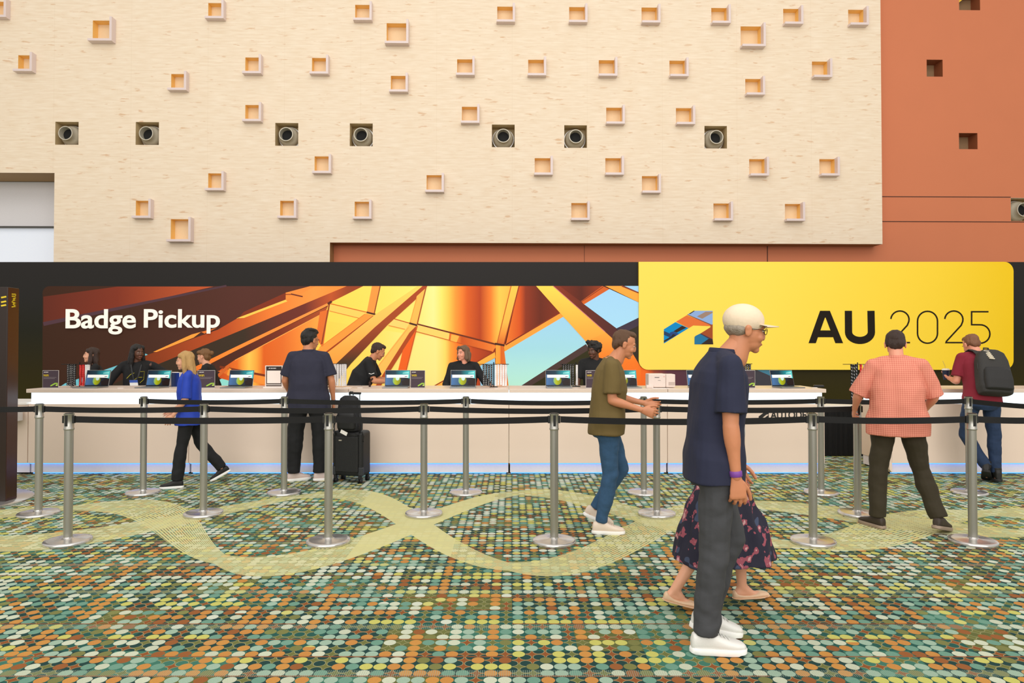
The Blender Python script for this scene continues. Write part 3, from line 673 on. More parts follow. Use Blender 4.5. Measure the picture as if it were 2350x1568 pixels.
rows = {'front': (1246, [160.5, 755.5, 1271.5, 1863, 2228]), 'middle': (1182, [92.5, 469.5, 973.5, 1506, 1965.5]), 'back': (1133.5, [331.5, 653.5, 1069.5, 1476.5, 1882, 2221])}
plab = {'front': ['leftmost of the nearest row', 'in front of the black suitcase and navy shirted person', 'centre one of the nearest row, left of the olive shirted person', 'nearest row, right of the walking person in navy polo', 'rightmost of the nearest row, in front of the maroon shirted person'],
        'middle': ['middle row, beside the dark kiosk', 'middle row, right of the blond person in blue', 'middle row, standing on the crossing yellow ribbons', 'middle row, left of the walking person in navy polo', 'middle row, left of the salmon shirted person'],
        'back': ['back row, left of the blond person in blue', 'back row, left of the navy shirted person', 'back row, before the bob haired attendant', 'back row, right of the olive shirted person', 'back row, at the right end of the long counter', 'back row, beside the maroon shirted person']}
pt = post(); used = False; heads = {}
for rn, (by, xsr) in rows.items():
    Yr = onfloor(1175, by).y
    for i, x in enumerate(xsr):
        o = pt if not used else copytree(pt); used = True
        X = (x-1175)/F*Yr; o.location = (X, Yr, 0); heads.setdefault(rn, []).append((X, Yr))
        o.rotation_euler = (0, 0, R(random.uniform(-6, 6)))
        tag(o, 'silver belt stanchion, '+plab[rn][i], 'stanchion', 'silver belt stanchions')
mb0 = None
def belt(a, b, lab, sag=.02, n=14):
    a = Vector((a[0], a[1], 0)); b = Vector((b[0], b[1], 0)); d = (b-a); L = d.length; d.normalize(); a = a+d*.05; b = b-d*.05; mid = (a+b)/2; nn = Vector((-d.y, d.x, 0))*.0012
    m = MB(); vs = []
    for i in range(n+1):
        t = i/n; p = a+(b-a)*t-mid; zc = .955-sag*4*t*(1-t); tw = .004*math.sin(t*9+L)
        for (s, z) in ((-1, -.0245), (1, -.0245), (1, .0245), (-1, .0245)): vs.append(p+nn*s+Vector((0, tw*(z > 0), zc+z)))
    fs = []
    for i in range(n):
        for j in range(4): fs.append((i*4+j, i*4+(j+1) % 4, i*4+4+(j+1) % 4, i*4+4+j))
    fs += [(0, 1, 2, 3), (n*4+3, n*4+2, n*4+1, n*4)]
    m.add(vs, fs); o = m.build('barrier_belt', mBelt, None, loc=(mid.x, mid.y, 0)); return tag(o, lab, 'belt', 'black barrier belts')
H = heads
bl = {'front': ['black belt, front row, crossing before the blond person in blue', 'black belt, front row, crossing before the suitcase to the centre post', 'black belt, front row, crossing before the olive shirted person', 'black belt, front row, across the salmon shirted person', 'black belt, front row, running off the right edge'],
      'middle': ['black belt, middle row, crossing low before the blond person', 'black belt, middle row, across the navy shirted person and luggage', 'black belt, middle row, behind the olive shirted person', 'black belt, middle row, behind the person in navy polo'],
      'back': ['black belt, back row, spanning behind the blond person', 'black belt, back row, behind the navy shirted person', 'black belt, back row, under the bob haired attendant', 'black belt, back row, behind the person in navy polo', 'black belt, back row, across the gap between the counters']}
for rn in ('front', 'middle', 'back'):
    hs = H[rn]
    for i in range(len(hs)-1): belt(hs[i], hs[i+1], bl[rn][i], sag=[.012, .016, .02, .012][i % 4])
belt(H['front'][-1], (at(2460, 965, H['front'][-1][1]).x, H['front'][-1][1]), bl['front'][4], .01)
belt((at(-120, 940, H['middle'][0][1]).x, H['middle'][0][1]), H['middle'][0], 'black belt, middle row, running off the left edge', .005)
belt(H['back'][-1], (at(2440, 945, 6.3).x, 6.25), 'black belt slanting down from the back row post off the right edge', .01)

# ================================================================== KIOSK at far left
kY = 6.6; cr = at(14, 1000, kY); kdp = .15
kk = empty('kiosk_tower', 'tall dark kiosk tower with yellow writing at the far left edge', 'kiosk', (cr.x, kY, 0))
mKf = mat('kiosk_face', (34, 18, 10), .35); mKs = mat('kiosk_side', (58, 26, 16), .22)
zk = at(20, 659, kY).z
MB().box(-.95, 0, 0, kdp, .03, zk).build('tower', mKf, kk, bev=.004)
MB().box(0, .004, .004, kdp-.004, .034, zk-.004).build('side_face', mKs, kk)
MB().lathe([(.56, 0), (.56, .02), (.54, .03), (.001, .03)], 64, c=(-.45, .07, 0)).build('base', mBase, kk, smooth=True)
mYl = mat('kiosk_yellow', (220, 190, 20), .5)
zb = at(26, 705, kY+.07).z; g = MB()
for st in ([(0, .0), (.06, .01), (.01, .03), (.06, .04), (0, .05)], [(.01, .062), (.055, .07), (.01, .082), (.055, .092)], [(.0, .105), (.05, .108), (.055, .128), (.0, .125)]):
    for a, b in zip(st, st[1:]):
        A = Vector((.0055, .045+a[0], zb+a[1])); B = Vector((.0055, .045+b[0], zb+b[1])); d = (B-A).normalized(); pn = Vector((0, -d.z, d.y))*.005
        g.add([A+pn, B+pn, B-pn, A-pn], [(0, 1, 2, 3)])
for dz in (0, .035, .08): g.add([(-.06, -.002, zb+dz), (-.01, -.002, zb+.01+dz), (-.015, -.002, zb+.025+dz), (-.065, -.002, zb+.015+dz)], [(0, 1, 2, 3)])
g.build('yellow_writing', mYl, kk)
# ================================================================== PEOPLE
I3 = Matrix.Identity(3)
def rotm(yaw=0, pitch=0, roll=0):       # yaw about z, pitch: nod forward (about x), roll about y
    return Matrix.Rotation(R(yaw), 3, 'Z')@Matrix.Rotation(-R(pitch), 3, 'X')@Matrix.Rotation(R(roll), 3, 'Y')
def hand_mesh(wr, dr, thumb, palm, s=1, curl=25, spread=1.0, vox=.0042):
    """wr wrist, dr pointing direction, thumb: direction of thumb side, palm: palm normal"""
    z = Vector(dr).normalized(); x = Vector(thumb); x = (x-z*x.dot(z)).normalized(); y = z.cross(x)
    if y.dot(Vector(palm)) < 0: y = -y
    T = lambda a, b, c: Vector(wr)+(x*a+y*b+z*c)*s
    mb = MB()
    mb.loft([(T(*c), a*s, b*s, x, y) for c, a, b in (((0, 0, -.035), .024, .019), ((0, 0, -.01), .025, .018), ((.002, 0, .02), .033, .017), ((.002, 0, .05), .040, .0155), ((0, 0, .08), .041, .013), ((0, 0, .092), .037, .009))], 16)
    for i, (bx, L) in enumerate(((.031, .070), (.0105, .080), (-.0105, .074), (-.031, .058))):
        p = Vector((bx, .001, .082-.006*abs(i-1))); ang = R(4+i*3); sp = R((1.5-i)*3.0*spread)
        for j, fr in enumerate((.45, .30, .25)):
            ang += R(curl*(.6 if j == 0 else 1)); d = Vector((math.sin(sp), math.sin(ang), math.cos(ang)))
            q = p+d*L*fr; mb.limb(T(*p), T(*q), (.0093-.0008*j)*s, (.0088-.0008*j)*s, 10); p = q
    p = Vector((.026, .004, .018)); ang = 42
    for L, r0, r1, a in ((.042, .0145, .0115, 38), (.034, .0112, .0105, 20), (.026, .0103, .009, 8)):
        d = Vector((math.sin(R(a)), .28, math.cos(R(a)))).normalized(); q = p+d*L; mb.limb(T(*p), T(*q), r0*s, r1*s, 10); p = q
    return remeshed(mb, vox*s, 3, .5)
def head_mesh(C, M, s=1, vox=.0048, fat=1.0):
    T = lambda x, y, z: C+M@Vector((x, y, z))*s
    mb = MB(); E = lambda c, r: mb.ell(T(*c), [q*s for q in r], M, 18, 12)
    E((0, -.014, .032), (.076, .094, .084)); E((0, .020, -.012), (.063*fat, .070, .084)); E((0, .030, -.062), (.050*fat, .050, .042)); E((0, .062, -.092), (.022, .020, .018))
    E((.030, .060, -.03), (.026*fat, .026, .026)); E((-.030, .060, -.03), (.026*fat, .026, .026)); E((0, .074, .024), (.050, .016, .011)); E((0, .066, -.060), (.032, .019, .022))
    E((0, .0815, -.058), (.023, .0075, .005)); E((0, .0795, -.068), (.020, .0075, .0052))
    xa = M@Vector((1, 0, 0)); ya = M@Vector((0, 1, 0))
    mb.loft([(T(*c), a*s, b*s, xa, ya) for c, a, b in (((0, .080, .022), .007, .008), ((0, .088, .0), .009, .012), ((0, .090, -.020), .011, .014), ((0, .091, -.032), .014, .012), ((0, .090, -.040), .010, .009))], 12)
    for sx in (-1, 1):
        E((sx*.011, .088, -.033), (.008, .009, .007)); E((sx*.0785, -.008, -.006), (.008, .019, .031)); E((sx*.084, -.014, .010), (.006, .012, .014))
    mb.limb(T(0, -.018, -.03), T(0, -.03, -.15), .056*s*fat, .058*s*fat, 16)
    return remeshed(mb, vox, 3, .5)
def foot_frame(ank, yaw, pitch):
    return rotm(yaw, pitch, 0)
def shoe(root, ank, M, s, kind, mu, ms, side, ml=None):
    T = lambda x, y, z: ank+M@Vector((x, y, z))*s        # ankle is .085 above the sole
    xa = M@Vector((1, 0, 0)); za = M@Vector((0, 0, 1)); B = -.085
    th = .030 if kind != 'flat' else .008
    mb = MB(); c = side*.004
    prof = {'sneaker': [(-.072, .020, .050), (-.062, .031, .078), (-.035, .036, .088), (.0, .038, .092), (.035, .041, .086), (.075, .045, .064), (.115, .048, .050), (.155, .046, .041), (.182, .034, .032), (.196, .016, .020)],
            'boot': [(-.070, .024, .085), (-.055, .034, .12), (-.03, .040, .135), (.0, .042, .13), (.035, .043, .10), (.075, .046, .075), (.115, .048, .062), (.155, .046, .052), (.182, .034, .038), (.196, .016, .022)],
            'flat': [(-.066, .016, .042), (-.055, .027, .058), (-.03, .032, .040), (.0, .033, .026), (.04, .036, .022), (.08, .040, .026), (.115, .041, .034), (.15, .037, .030), (.178, .026, .022), (.190, .012, .014)]}[kind]
    rg = []
    for y, hw, h in prof:
        rg.append((T(c+(.006*side*max(0, y)/.2 if 0 else 0), y, B+th*.6+(h)/2), hw*s, (h/2)*s, xa, za))
    mb.loft(rg, 20, power=2.6)
    if kind == 'boot': mb.limb(T(0, -.01, -.01), T(0, -.012, .07), .046*s, .048*s, 16, ends=(0, 0))
    me = remeshed(mb, .005*s if kind != 'flat' else .004*s, 3, .5); up = meshobj('shoe', me, mu, root)
    sb = MB(); pts = []
    for y, hw, h in prof: pts.append((hw+.005, y))
    pts = [(-.0, prof[0][0]-.008)]+pts+[(0, prof[-1][0]+.006)]
    outl = [(c+x, y) for x, y in pts]+[(c-x, y) for x, y in pts[-2:0:-1]]
    n = len(outl); vs = []
    for z, k in ((0, .93), (.006, 1.0), (th*.75, 1.0), (th, .96)):
        for x, y in outl:
            zz = B+z+(.012 if (y > .17 and z == 0) else 0)
            vs.append(T(c+(x-c)*k, .06+(y-.06)*k, zz))
    fs = [tuple(range(n))[::-1], tuple(3*n+i for i in range(n))]
    for r_ in range(3): fs += [(r_*n+i, r_*n+(i+1) % n, (r_+1)*n+(i+1) % n, (r_+1)*n+i) for i in range(n)]
    sb.add(vs, fs); so = sb.build('sole', ms, up, smooth=True)
    if kind == 'sneaker' and ml:
        lb = MB()
        for k, (y, h) in enumerate(((.048, .083), (.066, .073), (.084, .065), (.102, .058))):
            lb.limb(T(c-.021, y, B+th*.6+h-.002), T(c+.021, y+.008, B+th*.6+h-.002), .0032*s, .0032*s, 6)
        lb.build('laces', ml, up, smooth=True)
    return up
def cloth(name, mb, m, root, vox=.0075, it=4, amp=.004, freq=9, st=(1, 1, .5), seed=0):
    me = remeshed(mb, vox, it, .5); wrinkle(me, amp*1.6, freq, st, seed); return meshobj(name, me, m, root)
SK = {}
def skin(name, c): return mat('skin_'+name, c, .5, var=.06, bscale=18)
def V(*a): return Vector(a)

def person(label, px, Y, H, yaw, lean=0, leanx=0, hyaw=0, hpitch=0, hroll=0, arms=None, legs=None, skinm=None, fat=1.0, hair=None, hairm=None,
           shirt=None, pants=None, shoes=None, vox=.008, foot=None, sh_w=1.0, dz=0, tw=0, extras=None, handcurl=(25, 25), handpalm=None, handvox=.0045, neckfwd=0.0, seed=0, pos=None, fist=None):
    s = H/1.75
    X = (px-1175)/F*Y if pos is None else pos[0]
    thigh, shin, ankh = .43*s, .42*s, .085*s
    legs = legs or {'L': ((-.06, 0.02, -1), (-.02, -.03, -1)), 'R': ((.06, .02, -1), (.02, -.03, -1))}
    foot = foot or {'L': (8, 0), 'R': (-8, 0)}
    J = {}
    for k, sx in (('L', -1), ('R', 1)):
        hip = V(sx*.095*s, 0, 0); a = Vector(legs[k][0]).normalized(); b = Vector(legs[k][1]).normalized()
        kn = hip+a*thigh; an = kn+b*shin; J[k] = [hip, kn, an]
    def low(k):
        an = J[k][2]; M = foot_frame(an, *foot[k]); return min((an+M@Vector((0, y, -.085))*s).z for y in (-.075, .0, .10, .19))
    pz = -min(low('L'), low('R')); PV = V(0, 0, pz)
    for k in 'LR': J[k] = [p+PV for p in J[k]]
    # torso
    MT = Matrix.Rotation(-R(lean), 3, 'X')@Matrix.Rotation(R(leanx), 3, 'Y')@Matrix.Rotation(R(tw), 3, 'Z')
    hipc = V(0, 0, pz)
    ML = Matrix.Rotation(-R(lean*.45), 3, 'X')@Matrix.Rotation(R(leanx*.4), 3, 'Y')
    def sp(h):                      # spine point at height h above the hips (bends through the waist)
        t = min(1, max(0, h/.28)); return hipc+(ML@V(0, 0, min(h, .14))+(MT@V(0, 0, max(0, h-.14)) if h > .14 else V(0, 0, 0)))*s
    fr = lambda h: (Matrix.Identity(3) if h < .02 else (ML if h < .14 else MT))
    neck = sp(.54); chest = MT
    sw = .172*sh_w*s
    SHO = {'L': sp(.480)+MT@V(-sw, -.005*s, 0), 'R': sp(.480)+MT@V(sw, -.005*s, 0)}
    MH = Matrix.Rotation(R(hyaw), 3, 'Z')@Matrix.Rotation(-R(hpitch), 3, 'X')@Matrix.Rotation(R(hroll), 3, 'Y')
    HC = neck+MT@V(0, (.028+neckfwd)*s, .030*s)+MH@V(0, .012, .100)*s
    arms = arms or {'L': ((-.22, .02, -1), (-.05, .18, -1)), 'R': ((.22, .02, -1), (.05, .18, -1))}
    A = {}
    for k in 'LR':
        a = Vector(arms[k][0]).normalized(); b = Vector(arms[k][1]).normalized(); e = SHO[k]+a*.285*s; w_ = e+b*.25*s; A[k] = (SHO[k], e, w_, b)
    # ---- body
    mb = MB()
    def ring(h, a, b, off=0): f = fr(h); return (sp(h)+f@V(0, off*s, 0), a*s, b*s, f@V(1, 0, 0), f@V(0, 1, 0))
    fa = fat
    body = [ring(-.12, .10*fa, .09*fa), ring(-.08, .145*fa, .105*fa), ring(0, .160*fa, .112*fa), ring(.07, .150*fa, .105*fa), ring(.16, .135*fa, .095*fa), ring(.28, .148*fa, .105*fa, .008), ring(.38, .160, .108, .006), ring(.44, .158, .095), ring(.49, .13, .072), ring(.525, .085, .06), ring(.55, .06, .056)]
    mb.loft(body, 24, power=2.4)
    mb.limb(sp(.50), HC+MH@V(0, -.02, -.06)*s, .055*s, .053*s)
    for k in 'LR':
        S_, e, w_, b = A[k]; mb.limb(sp(.455)+MT@V((-1 if k == 'L' else 1)*.08*s, 0, 0), S_, .058*s, .052*s); mb.limb(S_, e, .050*s, .038*s, bulge=(.4, .004*s)); mb.limb(e, w_, .038*s, .024*s, bulge=(.25, .006*s))
        hp, kn, an = J[k]; mb.limb(hp, kn, .082*s*fa**.5, .052*s); mb.limb(kn, an, .050*s, .034*s, bulge=(.3, .010*s))
        M = foot_frame(an, *foot[k]); T = lambda x, y, z: an+M@Vector((x, y, z))*s
        mb.limb(T(0, -.03, -.045), T(0, .12, -.062), .030*s, .022*s, flat=.8); mb.limb(an, T(0, .05, -.045), .033*s, .028*s); mb.limb(T(0, -.035, -.05), an, .026*s, .03*s)
    me = remeshed(mb, vox, 4, .5)
    joinmesh(me, head_mesh(HC, MH, s, min(.0055, vox)))
    for i, k in enumerate('LR'):
        S_, e, w_, b = A[k]; sx = -1 if k == 'L' else 1
        hp_ = (handpalm or {}).get(k)
        th_, pl = hp_ if hp_ else (V(0, 1, .2), V(-sx, 0, 0))
        joinmesh(me, hand_mesh(w_+b*.012*s, b, th_, pl, s, handcurl[i], vox=handvox))
    root = meshobj('person', me, skinm, None); tag(root, label, 'person')
    root.location = (X, Y, dz); root.rotation_euler = (0, 0, R(yaw))
    # face children
    iris = mat('eye_dark', (30, 20, 14), .2); ew = mat('eye_white', (196, 184, 172), .5)
    for sx in (-1, 1):
        e = MB(); e.ell(HC+MH@V(sx*.030, .0745, .004)*s, (.0115*s, .0100*s, .0052*s), MH, 12, 8, 0); e.ell(HC+MH@V(sx*.030, .0815, .004)*s, (.0058*s, .0042*s, .0054*s), MH, 10, 6, 1); e.build('eye', [ew, iris], root, smooth=True)
    if hairm:
        eb = MB()
        for sx in (-1, 1): eb.limb(HC+MH@V(sx*.016, .0885, .0235)*s, HC+MH@V(sx*.046, .0785, .0255)*s, .0038*s, .0026*s, 8)
        eb.build('eyebrows', hairm, root, smooth=True)
    lp = MB(); lp.limb(HC+MH@V(-.018, .0825, -.0632)*s, HC+MH@V(.018, .0825, -.0632)*s, .0056*s, .0056*s, 8, flat=.7); lp.build('lips', mat('lips', (168, 92, 82), .45), root, smooth=True)
    HT = lambda x, y, z: HC+MH@V(x, y, z)*s
    G = dict(root=root, s=s, HC=HC, MH=MH, HT=HT, sp=sp, MT=MT, A=A, J=J, fr=fr, foot=foot, SHO=SHO, ring=ring, seed=seed, fa=fa)
    if hair: hair_mesh(hair, G, hairm, seed)
    if shirt: shirt_mesh(G, **shirt)
    if pants: pants_mesh(G, **pants)
    if shoes:
        for k, sx in (('L', -1), ('R', 1)):
            an = J[k][2]; M = foot_frame(an, *foot[k]); shoe(root, an, M, s, shoes['kind'], shoes['m'], shoes['sole'], sx, shoes.get('laces'))
    return G

def hair_mesh(st, G, m, seed):
    HT, MH, s = G['HT'], G['MH'], G['s']; mb = MB(); E = lambda c, r: mb.ell(HT(*c), [q*s for q in r], MH, 18, 12); L = lambda a, b, r0, r1, fl=1: mb.limb(HT(*a), HT(*b), r0*s, r1*s, 14, flat=fl)
    if st in ('short', 'thick', 'curly', 'crop'):
        g = {'short': 1, 'crop': .97, 'thick': 1.05, 'curly': 1.18}[st]
        E((0, -.030, .046), (.081*g, .093*g, .082*g)); E((0, -.066, .000), (.070*g, .046*g, .066)); E((0, .018, .094), (.058*g, .058, .030*g))
        for sx in (-1, 1): E((sx*.064, -.026, .020), (.018*g, .045, .045)); 
        if st == 'thick': E((0, .02, .112), (.060, .062, .028)); E((.02, -.03, .118), (.055, .06, .026)); E((0, .062, .10), (.048, .028, .022))
        if st == 'curly':
            for i in range(26):
                a = i*2.4; z = .01+.12*((i*.37) % 1); E((.082*math.cos(a), -.03+.078*math.sin(a) if math.sin(a) < .3 else .02, z), (.03, .03, .03))
    if st in ('long', 'longblond', 'bob', 'bun'):
        E((0, -.024, .046), (.083, .098, .084)); E((0, -.060, -.005), (.074, .050, .072))
        for sx in (-1, 1): E((sx*.056, .028, .070), (.030, .048, .036))
    if st == 'long' or st == 'longblond':
        mb.loft([(HT(0, -.055, .05), .080*s, .055*s, MH@V(1, 0, 0), MH@V(0, 1, 0)), (HT(0, -.062, -.06), .098*s, .058*s, MH@V(1, 0, 0), MH@V(0, 1, 0)), (HT(0, -.078, -.16), .108*s, .052*s, MH@V(1, 0, 0), MH@V(0, 1, 0)), (HT(0, -.095, -.25), .098*s, .038*s, MH@V(1, 0, 0), MH@V(0, 1, 0)), (HT(0, -.10, -.31), .060*s, .02*s, MH@V(1, 0, 0), MH@V(0, 1, 0))], 20)
        for sx in (-1, 1): L((sx*.074, .004, .055), (sx*.086, .008, -.09), .026, .030); L((sx*.086, .008, -.09), (sx*.092, .0, -.22), .030, .018)
    if st == 'bob':
        for sx in (-1, 1): L((sx*.070, .010, .055), (sx*.082, .008, -.075), .027, .030); L((sx*.060, -.05, .0), (sx*.062, -.05, -.09), .045, .042)
        L((0, -.07, .0), (0, -.07, -.09), .05, .045); L((-.05, .06, .085), (.03, .07, .098), .018, .02)
    if st == 'bun':
        E((0, -.13, .045), (.040, .036, .038)); E((0, -.10, .03), (.03, .03, .03))
    if st == 'sides':
        E((0, -.036, .004), (.079, .074, .046)); 
    me = remeshed(mb, .0055, 3, .5)
    stch = (1, 1, .35) if st != 'curly' else (1, 1, 1)
    wrinkle(me, .006 if st != 'curly' else .012, 38, stch, seed+3)
    meshobj('hair', me, m, G['root'])
def shirt_mesh(G, m, sleeve='short', hem=-.06, ease=.018, collar=True, amp=.007, sl_r=1.0, loose=0, name='shirt', vox=.0075, flare=0):
    s, sp, A, ring, fa = G['s'], G['sp'], G['A'], G['ring'], G['fa']; mb = MB(); e = ease
    rg = [ring(hem, .180*fa+e+loose+flare, .118*fa+e+loose+flare), ring(0.02, .176*fa+e+loose, .116*fa+e+loose), ring(.10, .152*fa+e+loose, .110*fa+e+loose), ring(.18, .146*fa+e+loose, .108*fa+e+loose), ring(.28, .158*fa+e+loose*.7, .116*fa+e+loose*.4, .006), ring(.38, .168+e, .114+e), ring(.44, .166+e*.6, .100+e), ring(.485, .135+e*.6, .078+e), ring(.52, .092+e*.3, .062+e), ring(.545, .064+e*.4, .060+e*.4)]
    mb.loft(rg, 28, power=2.5)
    for k in 'LR':
        S_, el, w_, b = A[k]; sx = -1 if k == 'L' else 1
        mb.limb(sp(.45)+G['MT']@V(sx*.07*s, 0, 0), S_, .068*s, .060*s); mb.limb(sp(.52)+G['MT']@V(sx*.05*s, -.01*s, 0), S_+G['MT']@V(-sx*.02*s, 0, .008*s), .045*s, .055*s)
        if sleeve == 'short':
            q = S_+(el-S_)*.80; mb.limb(S_, q, .061*s, .060*s*sl_r, ends=(1, 0))
        elif sleeve == 'elbow':
            q = S_+(el-S_)*1.0; mb.limb(S_, q, .062*s, .066*s*sl_r, ends=(1, 0))
        else:
            mb.limb(S_, el, .060*s, .050*s*sl_r); mb.limb(el, w_-b*.012*s, .052*s*sl_r, .036*s*sl_r, ends=(1, 0))
    o = cloth(name, mb, m, G['root'], vox, 4, amp, 8, (1, 1, .6), G['seed'])
    if collar:
        cb = MB(); MT = G['MT']; c0 = sp(.535)
        cb.loft([(c0+MT@V(0, 0, z)*s, r*s, r*.98*s, MT@V(1, 0, 0), MT@V(0, 1, 0)) for z, r in ((0, .074), (.012, .073), (.028, .069), (.030, .066), (.012, .064), (0, .062))], 28)
        cb.build('collar', m, o, smooth=True)
    return o
def pants_mesh(G, m, r=1.0, cuff=.98, hemr=.058, amp=.006, top=.05, name='trousers', vox=.0075, kneer=.070):
    s, J, ring, fa = G['s'], G['J'], G['ring'], G['fa']; mb = MB()
    mb.loft([ring(-.13, .10*fa, .10*fa), ring(-.08, .160*fa+.01, .118*fa+.012), ring(0, .166*fa+.012, .118*fa+.014), ring(top, .156*fa+.012, .110*fa+.014)], 24, power=2.5)
    for k in 'LR':
        hp, kn, an = J[k]; q = kn+(an-kn)*cuff
        mb.limb(hp, kn, .094*s*fa**.5*r, kneer*s*r, bulge=(.15, .004*s)); mb.limb(kn, q, kneer*s*r, hemr*s*r, bulge=(.3, .004*s), ends=(1, 0))
    return cloth(name, mb, m, G['root'], vox, 4, amp, 8, (1, 1, 1.2), G['seed']+5)
def attach(name, mb, m, G, smooth=True, parent=None): return mb.build(name, m, parent or G['root'], smooth=smooth)

hBlk = mat('hair_black', (22, 17, 15), .45, bump=.6, bscale=90, bstretch=(6, 6, .6)); hBrn = mat('hair_dark_brown', (52, 32, 22), .5, bump=.6, bscale=90, bstretch=(6, 6, .6), var=.3)
hMid = mat('hair_brown', (92, 62, 38), .5, bump=.6, bscale=90, bstretch=(6, 6, .6), var=.25); hBob = mat('hair_ash', (112, 88, 66), .5, bump=.6, bscale=90, bstretch=(6, 6, .6), var=.25); hBld = mat('hair_blond', (190, 150, 92), .5, bump=.6, bscale=90, bstretch=(6, 6, .6), var=.25)
hRed = mat('hair_auburn', (122, 78, 50), .6, bump=.5, bscale=120, var=.3); hGry = mat('hair_grey', (150, 138, 122), .6, bump=.5, bscale=120, var=.2); hBun = mat('hair_honey', (122, 84, 44), .5, bump=.6, bscale=90, bstretch=(6, 6, .6), var=.3)
sLt = skin('light', (222, 162, 130)); sTn = skin('tan', (198, 130, 92)); sDk = skin('deep', (92, 56, 38)); sPk = skin('rosy', (224, 150, 122))
cBlk = mat('cotton_black', (14, 14, 15), .85, bump=.3, bscale=14); cNav = mat('linen_navy', (38, 38, 56), .85, bump=.3, bscale=16); cNav2 = mat('polo_navy', (30, 34, 58), .85, bump=.3, bscale=12); cBlu = mat('blouse_blue', (20, 58, 170), .7, bump=.3, bscale=12)
cOlv = mat('tee_olive', (104, 86, 44), .85, bump=.3, bscale=12); cMar = mat('tee_maroon', (128, 22, 42), .85, bump=.3, bscale=12); cJea = mat('denim_blue', (44, 78, 110), .85, bump=.4, bscale=30, var=.2); cJd = mat('denim_dark', (28, 48, 78), .85, bump=.4, bscale=30, var=.2)
cGry = mat('trousers_grey', (62, 63, 66), .85, bump=.4, bscale=18, var=.1); cBr = mat('trousers_brown', (50, 42, 24), .85, bump=.3, bscale=18); cBp = mat('trousers_black', (18, 18, 20), .85, bump=.3, bscale=16)
def gingham():
    m, t, b, vec, X, Y, Z = newmat('salmon_check', .8); q = ((Z*(1/.016)).frac().lt(.5)*.5+(X*(1/.016)).frac().lt(.5)*.5)
    t.links.new(mixc(t, q, (224, 146, 122), (200, 110, 92)), b.inputs['Base Color']); return m
def floral():
    m, t, b, vec, X, Y, Z = newmat('floral_navy', .8); n = snoise(t, vec, 16, 2); n2 = snoise(t, vec, 9, 1)
    c = mixc(t, n.gt(.58), (30, 28, 48), (150, 74, 88)); c = mixc(t, n.gt(.66), c, (196, 150, 150)); c = mixc(t, n2.gt(.64), c, (60, 70, 96)); t.links.new(c, b.inputs['Base Color']); return m
cSal = gingham(); cFlo = floral(); cCrm = mat('blouse_grey', (206, 200, 192), .8, bump=.2, bscale=14)
wSh = mat('sneaker_white', (224, 222, 216), .5, bump=.1, bscale=200); wSo = mat('sole_white', (244, 242, 238), .5); wLa = mat('laces_white', (220, 220, 214), .7); cSh = mat('sneaker_cream', (224, 206, 188), .7); bSh = mat('shoe_black', (22, 20, 18), .6); bnd = mat('shoe_brown', (52, 40, 30), .6); bSo = mat('sole_grey', (150, 130, 112), .6); nSh = mat('flat_nude', (222, 186, 152), .5)
rSh = mat('runner_rose', (214, 194, 186), .6); bSo2 = mat('sole_black', (26, 24, 22), .7)
SY = 9.27
PEO = {}
blkp = dict(m=cBp); bsho = dict(kind='sneaker', m=bSh, sole=bSo2)
# --- attendants behind the counter
PEO['prof'] = person('attendant with long dark brown hair in profile looking left, black top', 224, SY, 1.535, 124, lean=6, hyaw=0, hpitch=-4, arms={'L': ((-.2, .25, -1), (-.1, .8, -.35)), 'R': ((.2, .2, -1), (0, .8, -.3))}, skinm=sLt, hair='long', hairm=hBrn, shirt=dict(m=cBlk, collar=False), pants=blkp, shoes=bsho, seed=1)
PEO['lany'] = person('attendant with long black hair, black sweatshirt and white badge on a lanyard', 316, SY, 1.58, 203, lean=6, hyaw=36, hpitch=2, sh_w=1.08, arms={'L': ((-.95, .12, -.62), (-.55, .55, -.45)), 'R': ((.75, .1, -1), (.25, .55, -.8))}, skinm=sDk, hair='long', hairm=hBlk, shirt=dict(m=cBlk, sleeve='long', sl_r=1.25, collar=False, loose=.02), pants=blkp, shoes=bsho, seed=2)
PEO['bun'] = person('attendant with honey brown hair in a bun, black top, behind the blond person', 486, SY, 1.52, 100, lean=8, hyaw=-15, hpitch=6, arms={'L': ((-.3, .3, -1), (-.1, .7, -.5)), 'R': ((.2, -.35, -1), (.5, -.2, -.8))}, skinm=sLt, hair='bun', hairm=hBun, shirt=dict(m=cBlk, sleeve='long', collar=False), pants=blkp, shoes=bsho, seed=3)
PEO['bent'] = person('attendant in black tee with short dark hair looking down at his hands', 820, SY, 1.66, -84, lean=26, hyaw=4, hpitch=26, fat=1.3, sh_w=1.0, arms={'R': ((.30, .30, -.85), (-.25, .95, -.06)), 'L': ((-.2, .4, -.9), (.15, .9, -.10))}, skinm=sTn, hair='short', hairm=hBrn, shirt=dict(m=cBlk, sl_r=1.15, collar=False), pants=blkp, shoes=bsho, seed=4)
PEO['bobw'] = person('attendant with ash brown bob and black collared shirt, smiling to the left', 1064, SY, 1.56, 180, lean=4, hyaw=-38, hpitch=-2, fat=1.2, sh_w=1.0, arms={'L': ((-.55, .22, -.85), (-.38, .85, -.16)), 'R': ((.3, .15, -1), (-.1, .7, -.5))}, skinm=sPk, hair='bob', hairm=hBob, shirt=dict(m=cBlk, sleeve='long', sl_r=1.15, loose=.01), pants=blkp, shoes=bsho, seed=5)
PEO['curl'] = person('attendant with dark curly hair half hidden behind the olive shirted person', 1364, SY, 1.61, 176, lean=5, hyaw=-35, hpitch=8, arms={'L': ((-.2, .2, -1), (.1, .7, -.6)), 'R': ((.28, .15, -1), (.05, .6, -.75))}, skinm=sDk, hair='curly', hairm=hBlk, shirt=dict(m=cBlk, collar=False), pants=blkp, shoes=bsho, seed=6)
